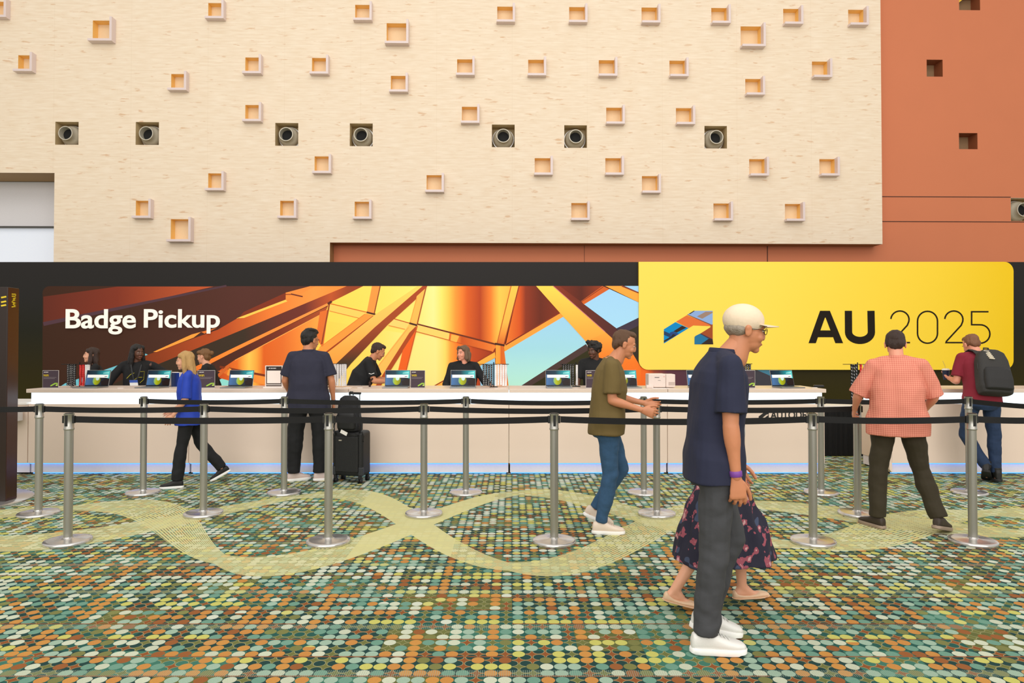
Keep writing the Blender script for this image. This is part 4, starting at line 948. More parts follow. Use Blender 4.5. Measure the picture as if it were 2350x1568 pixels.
# --- visitors
PEO['blond'] = person('person with long blond hair in a blue top and black trousers walking left', 437, 7.5, 1.50, 108, lean=2, hyaw=5, hpitch=4, arms={'L': ((-.12, .05, -1), (0, .55, -.8)), 'R': ((.1, .0, -1), (.0, .75, -.6))}, legs={'L': ((-.03, .20, -1), (-.02, .10, -1)), 'R': ((.03, -.30, -1), (.02, -.75, -1))}, foot={'L': (0, 0), 'R': (0, 28)},
                      skinm=sLt, hair='longblond', hairm=hBld, shirt=dict(m=cBlu, sleeve='elbow', hem=-.14, collar=False, loose=.015, flare=.02), pants=dict(m=cBp, hemr=.072), shoes=dict(kind='sneaker', m=bSh, sole=wSo), seed=7)
PEO['navy'] = person('person in loose navy short sleeved shirt and glasses standing at the counter, back turned', 708, 7.78, 1.74, 6, lean=0, hyaw=-42, hpitch=6, sh_w=1.05, fat=1.03, arms={'L': ((-.30, .06, -1), (.12, .7, -.75)), 'R': ((.30, -.02, -1), (.05, .25, -1))},
                     legs={'L': ((-.12, .0, -1), (-.02, -.02, -1)), 'R': ((.10, .0, -1), (.0, -.02, -1))}, foot={'L': (-58, 0), 'R': (-74, 0)}, skinm=sTn, hair='thick', hairm=hBlk, shirt=dict(m=cNav, hem=-.12, sl_r=1.30, loose=.03, amp=.006, ease=.034), pants=dict(m=cBp, r=1.12, hemr=.066, kneer=.08), shoes=dict(kind='sneaker', m=rSh, sole=wSo, laces=wLa), seed=8)
PEO['olive'] = person('person in olive tee and blue jeans walking right past the barrier', 1392, 5.67, 1.70, -94, lean=5, hyaw=0, hpitch=16, fat=1.08, neckfwd=.045, arms={'R': ((.08, .0, -1), (.0, .95, -.30)), 'L': ((-.1, .2, -1), (.1, .9, -.2))},
                      legs={'R': ((.0, .06, -1), (.0, -.20, -1)), 'L': ((.0, .30, -1), (.0, -.62, -1))}, foot={'R': (0, 0), 'L': (0, 22)}, skinm=sTn, hair='crop', hairm=hMid, shirt=dict(m=cOlv, hem=-.10, sl_r=1.25, loose=.012, collar=False, amp=.006), pants=dict(m=cJea, r=.98, hemr=.054), shoes=dict(kind='sneaker', m=cSh, sole=wSo, laces=cSh), seed=9)
PEO['salmon'] = person('person in salmon checked shirt and dark trousers walking away, seen from behind', 2058, 5.72, 1.69, -22, lean=3, hyaw=0, hpitch=18, sh_w=1.10, fat=1.16, arms={'L': ((-.42, .10, -1), (-.05, .75, -.55)), 'R': ((.36, .12, -1), (-.15, .75, -.5))},
                       legs={'L': ((-.13, .0, -1), (-.02, -.02, -1)), 'R': ((.20, .14, -1), (.30, -.28, -1))}, foot={'L': (38, 0), 'R': (-30, 12)}, skinm=sPk, hair='crop', hairm=hBrn, shirt=dict(m=cSal, hem=-.12, sl_r=1.3, sleeve='elbow', loose=.022, amp=.008), pants=dict(m=cBr, r=1.05, hemr=.066), shoes=dict(kind='sneaker', m=bnd, sole=bSo), seed=10)
PEO['maroon'] = person('person in maroon tee and jeans with crossed legs leaning at the right counter', 2252, 7.72, 1.72, -6, lean=20, leanx=4, hyaw=12, hpitch=28, arms={'L': ((-.22, -.02, -1), (.12, .78, .08)), 'R': ((.2, .35, -1), (-.25, .85, -.1))},
                       legs={'L': ((-.10, .22, -1), (.42, -.38, -1)), 'R': ((.06, -.02, -1), (.0, -.08, -1))}, foot={'L': (-30, 30), 'R': (-8, 0)}, skinm=sPk, hair='crop', hairm=hRed, shirt=dict(m=cMar, hem=-.05, sl_r=1.15, collar=False, ease=.026, amp=.004), pants=dict(m=cJd, r=.98, hemr=.058), shoes=dict(kind='boot', m=bSh, sole=bSo2), seed=11)
PEO['skirt'] = person('person in dark floral skirt and nude ballet flats behind the man in navy polo', 1652, 4.05, 1.50, -88, lean=3, hyaw=0, hpitch=5, arms={'R': ((.08, -.15, -1), (.0, .3, -1)), 'L': ((-.08, .15, -1), (0, .4, -1))},
                      legs={'R': ((.0, -.30, -1), (.0, -.62, -1)), 'L': ((.0, .40, -1), (.0, .05, -1))}, foot={'R': (0, 14), 'L': (0, -4)}, skinm=sLt, hair='bob', hairm=hMid, shirt=dict(m=cCrm, sleeve='elbow', collar=False), shoes=dict(kind='flat', m=nSh, sole=nSh), seed=12)
PEO['polo'] = person('person in navy polo, grey trousers, white sneakers and pale cap striding right in front', 1636, 3.51, 1.765, -92, lean=6, hyaw=0, hpitch=8, fat=1.0, neckfwd=.06, vox=.007, handvox=.0036, arms={'R': ((.10, -.02, -1), (.0, .10, -1)), 'L': ((-.1, .16, -1), (0, .35, -1))},
                     legs={'R': ((.0, -.06, -1), (.0, -.10, -1)), 'L': ((.0, .26, -1), (.0, -.30, -1))}, foot={'R': (0, 0), 'L': (0, 10)}, handcurl=(30, 26), skinm=sTn, hair='sides', hairm=hGry, shirt=dict(m=cNav2, hem=-.10, sl_r=1.25, loose=.008, amp=.006, vox=.006), pants=dict(m=cGry, r=1.0, hemr=.062, amp=.008, vox=.006), shoes=dict(kind='sneaker', m=wSh, sole=wSo, laces=wLa), seed=13)

# ---- things worn or held
G = PEO['skirt']; s = G['s']; mb = MB(); J = G['J']; rg = []
for h, a, b, off in ((.06, .14, .10, 0), (.0, .17, .14, 0), (-.15, .20, .20, .0), (-.32, .225, .27, .01), (-.50, .25, .335, .02), (-.60, .26, .36, .02)):
    rg.append((G['sp'](0)+V(0, off, h)*s, a*s, b*s, V(1, 0, 0), V(0, 1, 0)))
mb.loft(rg, 36); o = cloth('skirt', mb, cFlo, G['root'], .008, 3, .02, 7, (1.4, 1.4, .3), 3)
G = PEO['polo']; s = G['s']; HT = G['HT']; MH = G['MH']; capm = mat('cap_cream', (226, 206, 178), .8, bump=.2, bscale=30)
mb = MB(); mb.ell(HT(0, -.018, .050), (.088*s, .104*s, .084*s), MH, 28, 16); cp = meshobj('cap', remeshed(mb, .005, 2, .5), capm, G['root'])
mb = MB(); vs = []; nseg = 14
for zz in (0, .004):
    for i in range(nseg+1):
        a = R(-62+124*i/nseg)
        for rr in (.085, .155): vs.append(HT(math.sin(a)*rr*.72, -.018+math.cos(a)*rr*1.08+.012, .038+zz-.018*math.sin(a)**2*(rr/.155)))
k = 2*(nseg+1); fs = []
for i in range(nseg): a = 2*i; fs += [(a, a+1, a+3, a+2), (k+a, k+a+2, k+a+3, k+a+1), (a+1, k+a+1, k+a+3, a+3), (a, a+2, k+a+2, k+a)]
mb.add(vs, fs); mb.build('brim', capm, cp, smooth=True)
def glasses(G, m, r=.016):
    HT = G['HT']; g = MB(); s = G['s']
    for sx in (-1, 1):
        pts = [HT(sx*.031+.021*math.cos(R(a)), .094-abs(math.cos(R(a)))*.002, .004+.0155*math.sin(R(a))) for a in range(0, 361, 30)]; g.tube(pts, .0016*s, 6)
        g.tube([HT(sx*.053, .090, .008), HT(sx*.070, .06, .008), HT(sx*.080, -.0, .006)], .0017*s, 6)
    g.tube([HT(-.010, .095, .008), HT(.010, .095, .008)], .0016*s, 6); g.build('glasses', m, G['root'], smooth=True)
mFr = mat('frame_black', (18, 18, 20), .3); glasses(G, mFr); glasses(PEO['navy'], mFr)
def ringband(G, k, t, r, w, m, name):
    S_, e, w_, b = G['A'][k]; s = G['s']; c = w_-b*t*s; xa = b.cross(V(0, 0, 1) if abs(b.z) < .9 else V(1, 0, 0)).normalized(); ya = b.cross(xa)
    mb = MB(); mb.loft([(c+b*z*s, rr*s, rr*s, xa, ya) for z, rr in ((-w, r), (-w*.8, r+.002), (w*.8, r+.002), (w, r))], 24); return mb.build(name, m, G['root'], smooth=True)
ringband(G, 'R', .018, .0275, .014, mat('wristband_purple', (120, 62, 150), .5), 'wristband'); 
ringband(PEO['navy'], 'R', .01, .0265, .008, mat('watch_blue', (60, 130, 230), .4), 'watch')
# belt line and pocket of grey trousers
# badge on a lanyard
G = PEO['lany']; s = G['s']; sp = G['sp']; MT = G['MT']; mLy = lanyard_mat('lanyard_black', (18, 18, 20), (225, 225, 225)); mLw = lanyard_mat('lanyard_white', (232, 230, 228), (190, 186, 190)); mLr = lanyard_mat('lanyard_red', (206, 34, 30), (240, 120, 110))
f = lambda x, y, h: sp(h)+MT@V(x, y, 0)*s
mb = MB()
for sx in (-1, 1):
    pts = [f(sx*.07, -.02, .545), f(sx*.068, .12, .50), f(sx*.055, .175, .43), f(sx*.035, .205, .34), f(.01+sx*.012, .212, .27)]
    for a, b in zip(pts, pts[1:]):
        d = (b-a).normalized(); x = MT@V(1, 0, 0)*.008; mb.add([a-x, a+x, b+x, b-x], [(0, 1, 2, 3)])
ly = mb.build('lanyard', mLy, G['root'])
c = f(.02, .215, .215); mb = MB(); x = MT@V(1, 0, 0); z = MT@V(.10, 0, 1).normalized(); y = MT@V(0, 1, 0)
def plate(mb, c, x, y, z, hw, hh, t, m=0):
    vs = [c+x*a*hw+z*b*hh+y*q*t for q in (0, 1) for b in (-1, 1) for a in (-1, 1)]; mb.add(vs, [(0, 1, 3, 2), (4, 6, 7, 5), (0, 4, 5, 1), (2, 3, 7, 6), (0, 2, 6, 4), (1, 5, 7, 3)], m)
plate(mb, c, x, y, z, .048, .062, .003, 0); plate(mb, c+z*.045, x, y, z, .048, .017, .0045, 1); mb.build('badge', [mat('badge_white', (240, 232, 224), .5), mat('badge_blue', (50, 84, 170), .5)], ly)
def chest_print(G, pts, m, name='chest_print', y=.158, w=.006):
    mb = MB(); MT = G['MT']; sp = G['sp']; s = G['s']
    P_ = [sp(h)+MT@V(x, y-(abs(x)/.12)**2*.02, 0)*s for x, h in pts]
    mb.tube(P_, w/2, 6); return mb.build(name, m, G['root'], smooth=True)
mYg = mat('print_yellow', (200, 186, 30), .6)
chest_print(G, [(.12, .30), (.07, .36), (.02, .385)], mYg, y=.180); chest_print(G, [(-.04, .40), (-.11, .40), (-.10, .28), (-.05, .23)], mYg, y=.168); chest_print(G, [(.03, .27), (-.02, .315), (-.08, .315)], mYg, y=.168)
chest_print(PEO['bobw'], [(.06, .27), (.02, .285), (-.05, .27)], mYg, y=.165)
G = PEO['bent']; S_, e, w_, b = G['A']['R']; q = S_+(e-S_)*.62; d = (e-S_).normalized(); o_ = V(1, 0, 0); mb = MB(); mb.tube([q+V(.083, -.03, .01)*1, q+V(.086, 0, .0), q+V(.083, .04, .016)], .0045, 6); mb.build('sleeve_mark', mat('print_white', (235, 235, 230), .6), G['root'], smooth=True)
# earring for the bob haired attendant
G = PEO['bobw']; mb = MB(); mb.ell(G['HT'](-.086, -.004, -.045), (.006, .006, .006)); mb.build('earring', mat('earring_silver', (230, 230, 230), .2, 1.0), G['root'], smooth=True)
# lanyard at the neck of the maroon person
G = PEO['maroon']; s = G['s']; mb = MB(); mb.tube([G['sp'](.52)+G['MT']@V(.085*math.sin(R(a)), -.078*math.cos(R(a)), .02-.0*a)*s for a in range(-70, 71, 20)], .006, 6); mb.build('lanyard', mLy, G['root'], smooth=True)
S_, e, w_, b = G['A']['L']
# paper cup in the hand of the maroon person
Mw = G['root'].matrix_world if False else (Matrix.Translation(G['root'].location)@Matrix.Rotation(G['root'].rotation_euler.z, 4, 'Z'))
hc = Mw@(w_+b*.085*s+V(-.015, -.02, .0))
cup = empty('drink_cup', 'navy paper drink cup with straw held by the maroon shirted person', 'cup', (hc.x, hc.y-.0, hc.z-.03))
MB().lathe([(.001, 0), (.028, 0), (.041, .115), (.039, .115), (.001, .112)], 28).build('cup_body', mat('cup_navy', (24, 34, 66), .5), cup, smooth=True)
MB().lathe([(.043, .112), (.044, .120), (.036, .124), (.034, .132), (.001, .132)], 28).build('lid', mat('cup_lid', (236, 226, 206), .4), cup, smooth=True)
MB().tube([(0, 0, .12), (-.012, 0, .17), (-.035, -.0, .225)], .0045, 8).build('straw', mat('straw_yellow', (232, 206, 90), .5), cup, smooth=True)
MB().lathe([(.0335, .045), (.0375, .085)], 28).build('sleeve_emblem', mat('cup_print', (196, 196, 206), .5), cup, smooth=True) if False else None
# backpack on the maroon person
def backpack(name, label, base, M, sc, m, m2, worn=True, group=None):
    r = empty(name, label, 'backpack', base); T = lambda x, y, z: M@V(x, y, z)*sc
    mb = MB(); rg = []
    for z, a, b in ((-.01, .11, .05), (.0, .145, .075), (.06, .158, .09), (.2, .155, .088), (.34, .145, .078), (.42, .12, .062), (.455, .07, .04)): rg.append((T(0, 0, z), a*sc, b*sc, M@V(1, 0, 0), M@V(0, 1, 0)))
    mb.loft(rg, 28, power=3.2); bd_ = meshobj('main_body', remeshed(mb, .008, 4, .5), m, r)
    mb = MB(); rg = []
    for z, a, b in ((.02, .10, .02), (.03, .125, .045), (.12, .13, .052), (.22, .12, .045), (.25, .10, .02)): rg.append((T(0, -.075, z), a*sc, b*sc, M@V(1, 0, 0), M@V(0, 1, 0)))
    mb.loft(rg, 24, power=3.2); meshobj('front_pocket', remeshed(mb, .008, 3, .5), m2, r)
    mb = MB(); mb.tube([T(.150*math.sin(R(a))*1.0, -.03, .25+.20*math.cos(R(a))) for a in range(-100, 101, 12)], .004*sc, 6); mb.build('zip', mat('zip_dark', (10, 10, 10), .4), r, smooth=True)
    MB().tube([T(-.03, .05, .455), T(-.02, .055, .50), (T(.02, .055, .50)), T(.03, .05, .455)], .008*sc, 8).build('grab_handle', m2, r, smooth=True)
    return r, T
G = PEO['maroon']; s = G['s']; MT4 = Mw.to_3x3()@G['MT']; bb = Mw@(G['sp'](-.01)+G['MT']@V(.03, -.225, 0)*s)
mBpk = mat('backpack_charcoal', (46, 44, 42), .75, bump=.3, bscale=120); mBpk2 = mat('backpack_pocket', (36, 35, 35), .75, bump=.3, bscale=120)
r, T = backpack('backpack', 'charcoal backpack on the back of the maroon shirted person', bb, MT4, 1.12, mBpk, mBpk2)
for sx in (-1, 1):
    mb = MB(); pts = [T(sx*.07, .045, .41), T(sx*.09, .08, .47), T(sx*.10, .14, .505), T(sx*.105, .22, .50), T(sx*.125, .31, .38)]
    xa = MT4@V(1, 0, 0); rg = []
    for i, p in enumerate(pts):
        d = (pts[min(i+1, 4)]-pts[max(i-1, 0)]).normalized(); rg.append((p, .030, .008, xa, d.cross(xa).normalized()))
    mb.loft(rg, 12, power=3); mb.build('shoulder_strap', mBpk, r, smooth=True)
mb = MB()
for i in range(6): mb.limb(T(-.075+.004*i, -.045-.008*i, .43-.018*i), T(-.04+.004*i, -.055-.008*i, .424-.018*i), .007, .007, 8)
mb.build('cord_tag', mat('cord_cream', (226, 214, 190), .7), r, smooth=True)

# ================================================================== LUGGAGE
mLug = mat('luggage_black', (14, 14, 15), .55, bump=.2, bscale=150); mLugG = mat('luggage_guard', (40, 42, 46), .5)
sx0 = at(812, 1100, 7.85).x
su = empty('suitcase', 'black upright rolling suitcase with pulled out handle beside the navy shirted person', 'suitcase', (sx0, 7.74, 0), R(-14))
MB().box(-.185, .185, -.11, .11, .075, .575).build('shell', mLug, su, bev=.035, seg=4)
MB().box(-.14, .14, -.128, -.105, .12, .52).build('front_pocket', mLug, su, bev=.012, seg=3)
for x, y in ((-.15, -.09), (.15, -.09), (-.15, .09), (.15, .09)):
    w_ = MB().box(x-.016, x+.016, y-.02, y+.02, .045, .085).build('caster', mLug, su, bev=.004)
    for dx in (-.013, .013):
        mb = MB(); mb.loft([(V(x+dx+q, y, .026), rr, rr, V(0, 1, 0), V(0, 0, 1)) for q, rr in ((-.008, .024), (-.006, .026), (.006, .026), (.008, .024))], 20); mb.build('wheel', mLug, w_, smooth=True)
for x in (-.165, .165): MB().box(x-.028, x+.028, -.118, -.075, .085, .18).build('corner_guard', mLugG, su, bev=.01, seg=3)
hd = MB(); hd.tube([(-.06, .075, .57), (-.06, .075, .985)], .007, 8).tube([(.06, .075, .57), (.06, .075, .985)], .007, 8); hd.build('handle_rods', mat('rod_steel', (170, 170, 168), .3, 1.0), su, smooth=True)
MB().box(-.075, .075, .062, .088, .975, 1.0).build('grip', mLug, su, bev=.008, seg=3)
MB().box(-.09, -.055, -.135, -.125, .47, .482).build('badge_plate', mat('silver_tab', (220, 210, 200), .3, .8), su)
Mr = Matrix.Rotation(R(-14), 3, 'Z'); b0 = V(sx0, 7.74, .58)+Mr@V(0, -.06, 0)
mBk2 = mat('backpack_navy', (18, 18, 24), .7, bump=.4, bscale=100)
r, T = backpack('backpack', 'dark navy backpack sitting on top of the black suitcase', b0, Mr, .86, mBk2, mLug)
for sx in (-1, 1):
    mb = MB(); mb.tube([T(sx*.14, .0, .22), T(sx*.19, -.03, .12), T(sx*.20, -.05, .03), T(sx*.16, -.08, -.06), T(sx*.13, -.09, -.02)], [.016, .016, .014, .007, .006], 8); mb.build('shoulder_strap', mLug, r, smooth=True)
mb = MB(); mb.tube([T(.205, -.04, .0), T(.23, -.04, -.06), T(.22, -.04, -.14), T(.18, -.05, -.16)], .004, 6); mb.build('dangling_strap', mLug, r, smooth=True)
lt = MB(); plate(lt, V(0, 0, 0), Mr@V(.9, 0, -.4).normalized(), Mr@V(0, -1, 0), Mr@V(.4, 0, .9).normalized(), .042, .02, .002); lt = lt.build('luggage_tag', mat('tag_white', (226, 222, 216), .5), None, loc=b0+Mr@V(.0, -.125, -.01)); tag(lt, 'white luggage tag hanging on the front of the black suitcase', 'tag')
# ================================================================== THINGS ON THE COUNTERS
mAl = mat('laptop_aluminium', (150, 152, 152), .35, .7); mBez = mat('laptop_bezel', (22, 24, 26), .4); mKey = mat('keys_dark', (40, 42, 44), .5)
mScr = vcmat('screen_image', .12, .25)
cap = {}
class Flat(Print):
    pass
def laptop():
    r = link(bpy.data.objects.new('laptop', None)); r.empty_display_size = .1; W = .155; D = .215; lean = R(14)
    # the screen looks at the visitors: the hinge is the far edge of the base
    MB().box(-W, W, -D, 0, 0, .014).build('base', mAl, r, bev=.003)
    kb = MB()
    for i in range(5):
        for j in range(13): kb.box(-W+.022+j*.0215, -W+.040+j*.0215, -.028-i*.022, -.010-i*.022, .0135, .0150)
    kb.build('keyboard', mKey, r)
    Ms = lambda x, z, y=0: V(x, .0+math.sin(lean)*z+math.cos(lean)*y, .012+math.cos(lean)*z-math.sin(lean)*y)
    mb = MB(); hh = .205
    vs = [Ms(x, z, y) for y in (0, .008) for x, z in ((-W, 0), (W, 0), (W, hh), (-W, hh))]
    mb.add(vs, [(0, 1, 2, 3), (4, 7, 6, 5), (0, 4, 5, 1), (1, 5, 6, 2), (2, 6, 7, 3), (3, 7, 4, 0)]); lid = mb.build('lid', mAl, r, bev=.002)
    p = Print(lambda x, z: Ms(-W+.008+x*(2*W-.016), .010+(1-z)*(hh-.018), -.0008))
    p.poly([(-.015, -.02), (1.015, -.02), (1.015, 1.03), (-.015, 1.03)], (20, 22, 26))
    p.poly([(0, 0), (1, 0), (1, .97), (0, .97)], [(0, (70, 110, 160)), (.35, (60, 90, 120)), (.55, (40, 48, 60)), (.8, (26, 26, 34)), (1, (22, 22, 30))])
    p.poly([(.0, .0), (1, .0), (1, .52), (.75, .45), (0, .25)], [(0, (24, 34, 50)), (.4, (26, 56, 70)), (.7, (30, 130, 140)), (1, (90, 200, 200))])
    c = [(.47+.17*math.cos(R(a)), .66+.30*math.sin(R(a))) for a in range(0, 360, 20)]; p.poly(c, [(.3, (120, 170, 120)), (.42, (168, 176, 20)), (.64, (120, 122, 14))])
    c = [(.50+.08*math.cos(R(a)), .52+.14*math.sin(R(a))) for a in range(0, 360, 30)]; p.poly(c, (190, 220, 210))
    p.poly([(.66, .72), (1, .52), (1, .97), (.72, .97)], (34, 22, 20))
    p.poly([(.04, .27), (.95, .27), (.95, .47), (.04, .47)], (244, 244, 240)); p.poly([(.80, .38), (.91, .37), (.90, .41), (.79, .42)], (60, 64, 70)); p.poly([(.72, .14), (.96, .10), (.95, .17), (.70, .18)], (160, 226, 220))
    p.build('screen', mScr, lid, step=.0002)
    return r
LP = [(222, 'open laptop on the counter in front of the profile attendant, leftmost laptop'), (362, 'open laptop on the counter right of the attendant with the lanyard badge'), (552, 'open laptop on the counter left of the white blank display stand'), (912, 'open laptop on the counter left of the dark sign, behind the suitcase'),
      (1063, 'open laptop on the counter in front of the bob haired attendant'), (1281, 'open laptop on the counter left of the attendant with curly hair'), (1434, 'open laptop on the counter left of the white printer'), (1606, 'open laptop on the counter right of the printer, partly behind the navy polo'), (1797, 'open laptop near the right end of the long counter')]
lp0 = laptop(); CZ = ZT+.0005
def put(o, px, Y, z=None, rz=0): o.location = ((px-1175)/F*Y, Y, CZ if z is None else z); o.rotation_euler = (0, 0, rz); return o
for i, (x, lab) in enumerate(LP):
    o = lp0 if i == 0 else copytree(lp0); put(o, x, 8.44, rz=R([-4, -6, -3, 2, 3, 0, 5, 4, 12][i])); tag(o, lab, 'laptop', 'laptops on the reception counter')
# dark table signs
mSg = vcmat('sign_print', .12, .4); mAcr = mat('acrylic_edge', (222, 216, 210), .2)
def sign(px, lab, rz=0, w=.098, h=.215):
    r = empty('table_sign', lab, 'sign', (0, 0, 0), group='dark table signs'); put(r, px, 8.30, rz=R(rz))
    MB().box(-w, w, .0, .006, .004, h).build('panel', mAcr, r, bev=.001); MB().box(-w, w, -.02, .05, 0, .004).build('foot', mAcr, r)
    p = Print(lambda x, y: V(-w+.003+x*(2*w-.006), -.0006, h-.003-y*(h-.008))); P = p.poly
    P([(0, 0), (1, 0), (1, 1), (0, 1)], (72, 60, 68))
    P([(.04, .12), (.14, .07), (.16, .07), (.16, .12), (.12, .12), (.12, .10)], (236, 230, 226))
    for k in range(5): P([(.19+k*.035, .12), (.20+k*.035, .07), (.215+k*.035, .07), (.21+k*.035, .12)], (236, 230, 226))
    for a, b in ((.40, .88), (.46, .78)): P([(.06, a), (b, a), (b, a+.012), (.06, a+.012)], (160, 150, 150))
    P([(.50, .92), (.50, .87), (.78, .72), (.97, .72), (.97, .78), (.80, .80), (.56, .92)], (150, 190, 70)); P([(.97, .72), (.97, .90), (.84, .90), (.84, .86), (.93, .80)], (176, 206, 96))
    p.build('print', mSg, r, step=.0003)
    textobj('lettering', 'WiFi', mYl, -w+.012, -w+.075, h-.075, h-.050, -.0036, r, bold=.02, depth=.002)
    return r
sign(117, 'dark table sign with yellow word at the left end of the counter'); sign(474, 'dark table sign with pale edge behind the blond person', 14); sign(959, 'dark table sign right of the laptop behind the suitcase', 0, .088); sign(1362, 'dark leaning table sign behind the olive shirted person', 10); sign(1714, 'dark table sign right of the person in navy polo')
# blank white display stand (its code is left out)
r = empty('display_stand', 'white framed display stand with dark header and blank white square', 'display', (0, 0, 0)); put(r, 629, 8.32)
MB().box(-.108, .108, 0, .012, .012, .272).build('frame', mat('stand_white', (232, 216, 204), .4), r, bev=.002); MB().box(-.118, .118, -.04, .05, 0, .012).build('foot', mat('stand_foot', (240, 232, 226), .4), r, bev=.003)
p = Print(lambda x, y: V(x, -.0008, y)); p.poly([(-.094, .020), (.094, .020), (.094, .262), (-.094, .262)], (92, 82, 76)); p.poly([(-.094, .215), (.094, .215), (.094, .262), (-.094, .262)], (54, 48, 46)); p.poly([(-.082, .058), (.082, .058), (.082, .210), (-.082, .210)], (236, 222, 212)); p.poly([(-.09, .036), (.09, .036), (.09, .044), (-.09, .044)], (214, 204, 196))
p.poly([(-.07, .232), (-.05, .246), (-.045, .246), (-.045, .232), (-.053, .237)], (230, 226, 222))
for k in range(6): p.poly([(-.036+k*.011, .232), (-.034+k*.011, .246), (-.029+k*.011, .246), (-.029+k*.011, .232)], (214, 210, 206))
p.build('print', mSg, r, step=.0003)
# lanyard racks
mRk = mat('rack_black', (20, 20, 20), .4, .5)
def lanyard(m, wdt=.023, L=.30):
    o = MB(); n = 14; vs = []
    ph = 0
    for side, y0 in ((0, -.012), (1, .012)):
        for i in range(n+1):
            t = i/n; z = -L*t; a = .35*math.sin(t*6+side); y = y0*(1-.3*math.sin(t*3))+.003*math.sin(t*11+side*2)
            for sx in (-1, 1): vs.append((sx*wdt/2, y+sx*.0015*math.sin(t*8), z))
    fs = []
    for s_ in (0, 1):
        k = s_*(2*n+2)
        for i in range(n): fs.append((k+2*i, k+2*i+1, k+2*i+3, k+2*i+2))
    k = 2*n+2; fs.append((0, 1, k+1, k)); fs.append((2*n, 2*n+1, k+2*n+1, k+2*n))
    o.add(vs, fs); ob = o.build('lanyard', m, None, smooth=True); return ob
ly0 = {'black': lanyard(mLy), 'white': lanyard(mLw), 'red': lanyard(mLr)}; firstl = {'black': True, 'white': True, 'red': True}
def rack(px, Y, barl, barr, zt_px, lab, bundles, basez=None, big=1.0):
    bz = CZ if basez is None else basez; k = Y/F; X = (px-1175)*k; zt = at(px, zt_px, Y).z
    r = empty('lanyard_rack', lab, 'rack', (X, Y, bz), group='lanyard racks'); H_ = zt-bz
    MB().box(-.05, .05, -.07, .07, 0, .006).build('base', mRk, r, bev=.002); MB().tube([(0, .03, .005), (0, .03, H_+.03)], .007, 10).build('pole', mRk, r, smooth=True)
    MB().tube([((barl-px)*k, .015, H_+.004), ((barr-px)*k, .015, H_+.004)], .004, 8).build('crossbar', mRk, r, smooth=True)
    for col_, x0, x1, n, lb in bundles:
        for i in range(n):
            x = ((x0+(x1-x0)*(i+.5)/n)-1175)*k; src = ly0[col_]
            o = src if firstl[col_] else src.copy()
            if not firstl[col_]: link(o)
            firstl[col_] = False; o.location = (x, Y+.015+random.uniform(-.004, .004), zt+random.uniform(-.004, .003)); o.rotation_euler = (0, 0, R(random.uniform(-14, 14)))
            o.scale = (1, 1, (H_-.012)/.30*random.uniform(.96, 1)); tag(o, lb, 'lanyard', lb)
rack(180, 8.5, 140, 204, 837, 'black lanyard rack at the left end of the counter beside the dark sign', [('black', 153, 173, 4, 'black patterned lanyard in the bundle left of the red ones'), ('red', 181, 194, 2, 'red lanyard hanging left of the profile attendant'), ('white', 194.5, 205, 2, 'white lanyard hanging right beside the red ones')])
rack(759, 8.5, 745, 796, 836, 'lanyard rack between the navy shirted person and the bent attendant', [('white', 761, 795, 6, 'white lanyard hanging right of the navy shirted person')])
rack(1133, 8.5, 1100, 1168, 837, 'lanyard rack right of the bob haired attendant', [('black', 1107, 1131, 4, 'black lanyard right of the bob haired attendant'), ('white', 1135, 1164, 5, 'white lanyard in the bundle beside the blue sky of the mural')])
rack(1322, 8.6, 1286, 1330, 837, 'lanyard rack left of the attendant with curly hair', [('black', 1290, 1318, 5, 'black lanyard hanging left of the curly haired attendant'), ('white', 1320, 1328, 1, 'single white lanyard left of the curly haired attendant')])
rack(1693, 8.5, 1680, 1727, 836, 'lanyard rack behind the dark sign right of the navy polo', [('black', 1697, 1724, 5, 'black lanyard above the dark sign right of the navy polo')])
rack(1970, 9.62, 1935, 2004, 837, 'lanyard rack on the draped table left of the salmon shirted person', [('black', 1952, 1969, 3, 'black lanyard on the rack left of the salmon shirted person'), ('red', 1972, 1980, 1, 'red lanyard partly behind the salmon shirted person'), ('white', 1981, 2003, 3, 'white lanyard partly behind the salmon shirted person')], basez=tz)
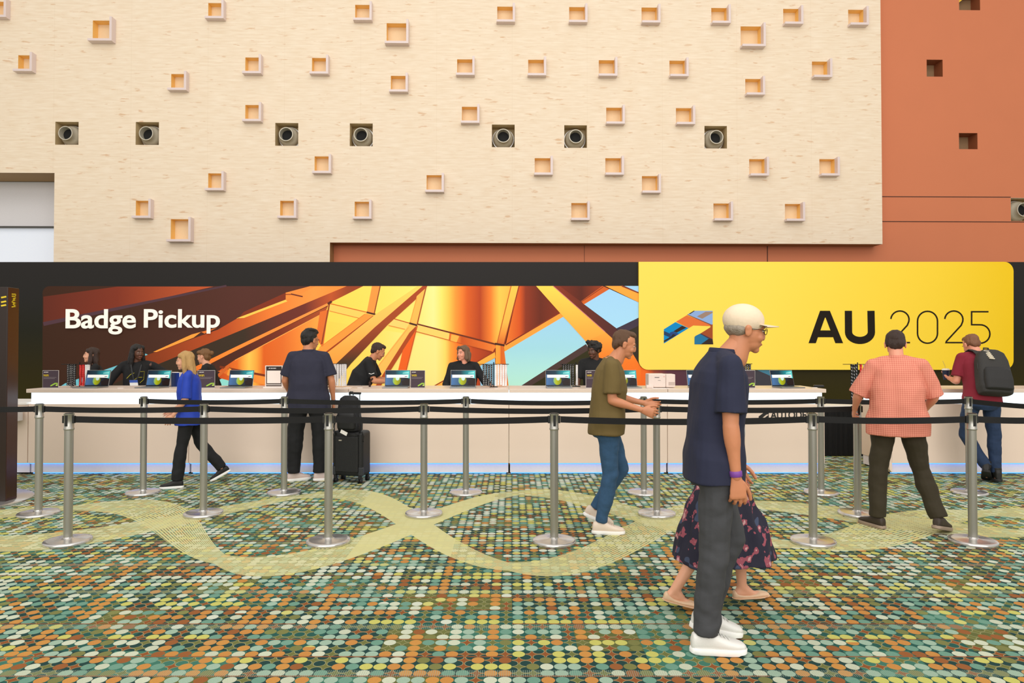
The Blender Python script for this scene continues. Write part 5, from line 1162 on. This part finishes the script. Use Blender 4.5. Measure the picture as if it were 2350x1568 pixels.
# printers
mPrn = mat('printer_white', (226, 210, 200), .45)
def printer(px, Y, lab, w=.165, h=.17, rz=0):
    r = empty('card_printer', lab, 'printer', (0, 0, 0), group='card printers'); put(r, px, Y, rz=R(rz))
    MB().box(-w, w*.28, -.10, .10, .004, h).build('main_housing', mPrn, r, bev=.010, seg=3); MB().box(w*.30, w, -.09, .10, .004, h*.97).build('side_housing', mPrn, r, bev=.010, seg=3)
    MB().box(-w-.035, -w+.05, -.15, -.09, .0, .035).build('card_tray', mPrn, r, bev=.005); MB().box(w*.5, w*.95, -.0925, -.088, .03, .07).build('slot', mat('printer_slot', (190, 172, 162), .5), r)
    g = MB(); g.box(-w*.55, -w*.2, -.102, -.0995, h*.72, h*.76); g.box(-w*.3, -w*.1, -.102, -.0995, h*.52, h*.535); g.build('print', mat('printer_ink', (60, 56, 60), .5), r)
    MB().box(w*.12, w*.18, -.102, -.0995, h*.78, h*.82).build('button', mat('printer_red', (220, 90, 80), .5), r); return r
printer(1515, 8.45, 'white two part card printer on the counter left of the navy polo'); printer(936, 8.72, 'white card printer half hidden behind the laptop and dark sign', .10, .165); printer(398, 8.75, 'white card printer behind the blond person in blue', .10, .175)
r = empty('tablet_display', 'dark blue tablet display with white rim beside the blond person', 'display', (0, 0, 0)); put(r, 403, 8.5)
MB().box(-.055, .055, 0, .01, 0, .182).build('rim', mat('rim_white', (226, 224, 226), .4), r, bev=.002); p = Print(lambda x, y: V(x, -.0008, y)); p.poly([(-.050, .004), (.050, .004), (.050, .177), (-.050, .177)], [(-.05, (60, 70, 100)), (0, (30, 40, 80)), (.05, (24, 50, 130))]); p.build('screen', mScr, r)
# small things
def paper(px, Y, lab, w=.05, d=.03, rz=0, h=.004, c=(238, 232, 226), nm='paper_slip', cat='paper'):
    o = MB().box(-w, w, -d, d, 0, h).build(nm, mat('paper_%s' % str(c), c, .7), None); put(o, px, Y, rz=R(rz)); return tag(o, lab, cat)
paper(278, 8.25, 'white paper slip in front of the badge wearing attendant', .03, .02, 15); paper(798, 8.3, 'white paper slips below the white lanyards', .05, .03, -10, .006); paper(826, 8.32, 'paper slip before the bent attendant', .03, .03, 20)
paper(1515, 8.22, 'pale sheet lying in front of the white printer', .10, .03, 0, .003); paper(1868, 8.35, 'small white card at the right end of the long counter', .03, .02, 0)
o = MB().box(-.06, .06, -.03, .03, 0, .03).build('handset', mat('handset_black', (16, 16, 16), .5), None, bev=.01); put(o, 1878, 8.45, rz=R(-15)); tag(o, 'small black handset lying near the right end of the long counter', 'handset')
mb = MB(); mb.limb((-.03, 0, .05), (.01, 0, .10), .008, .012, 10).limb((-.02, -.01, .0), (-.02, -.01, .05), .014, .012, 10); o = mb.build('badge_clip', mat('clip_dark', (60, 40, 34), .3, .6), None, smooth=True); put(o, 853, 8.55, rz=0); tag(o, 'small dark badge punch under the hands of the bent attendant', 'punch')
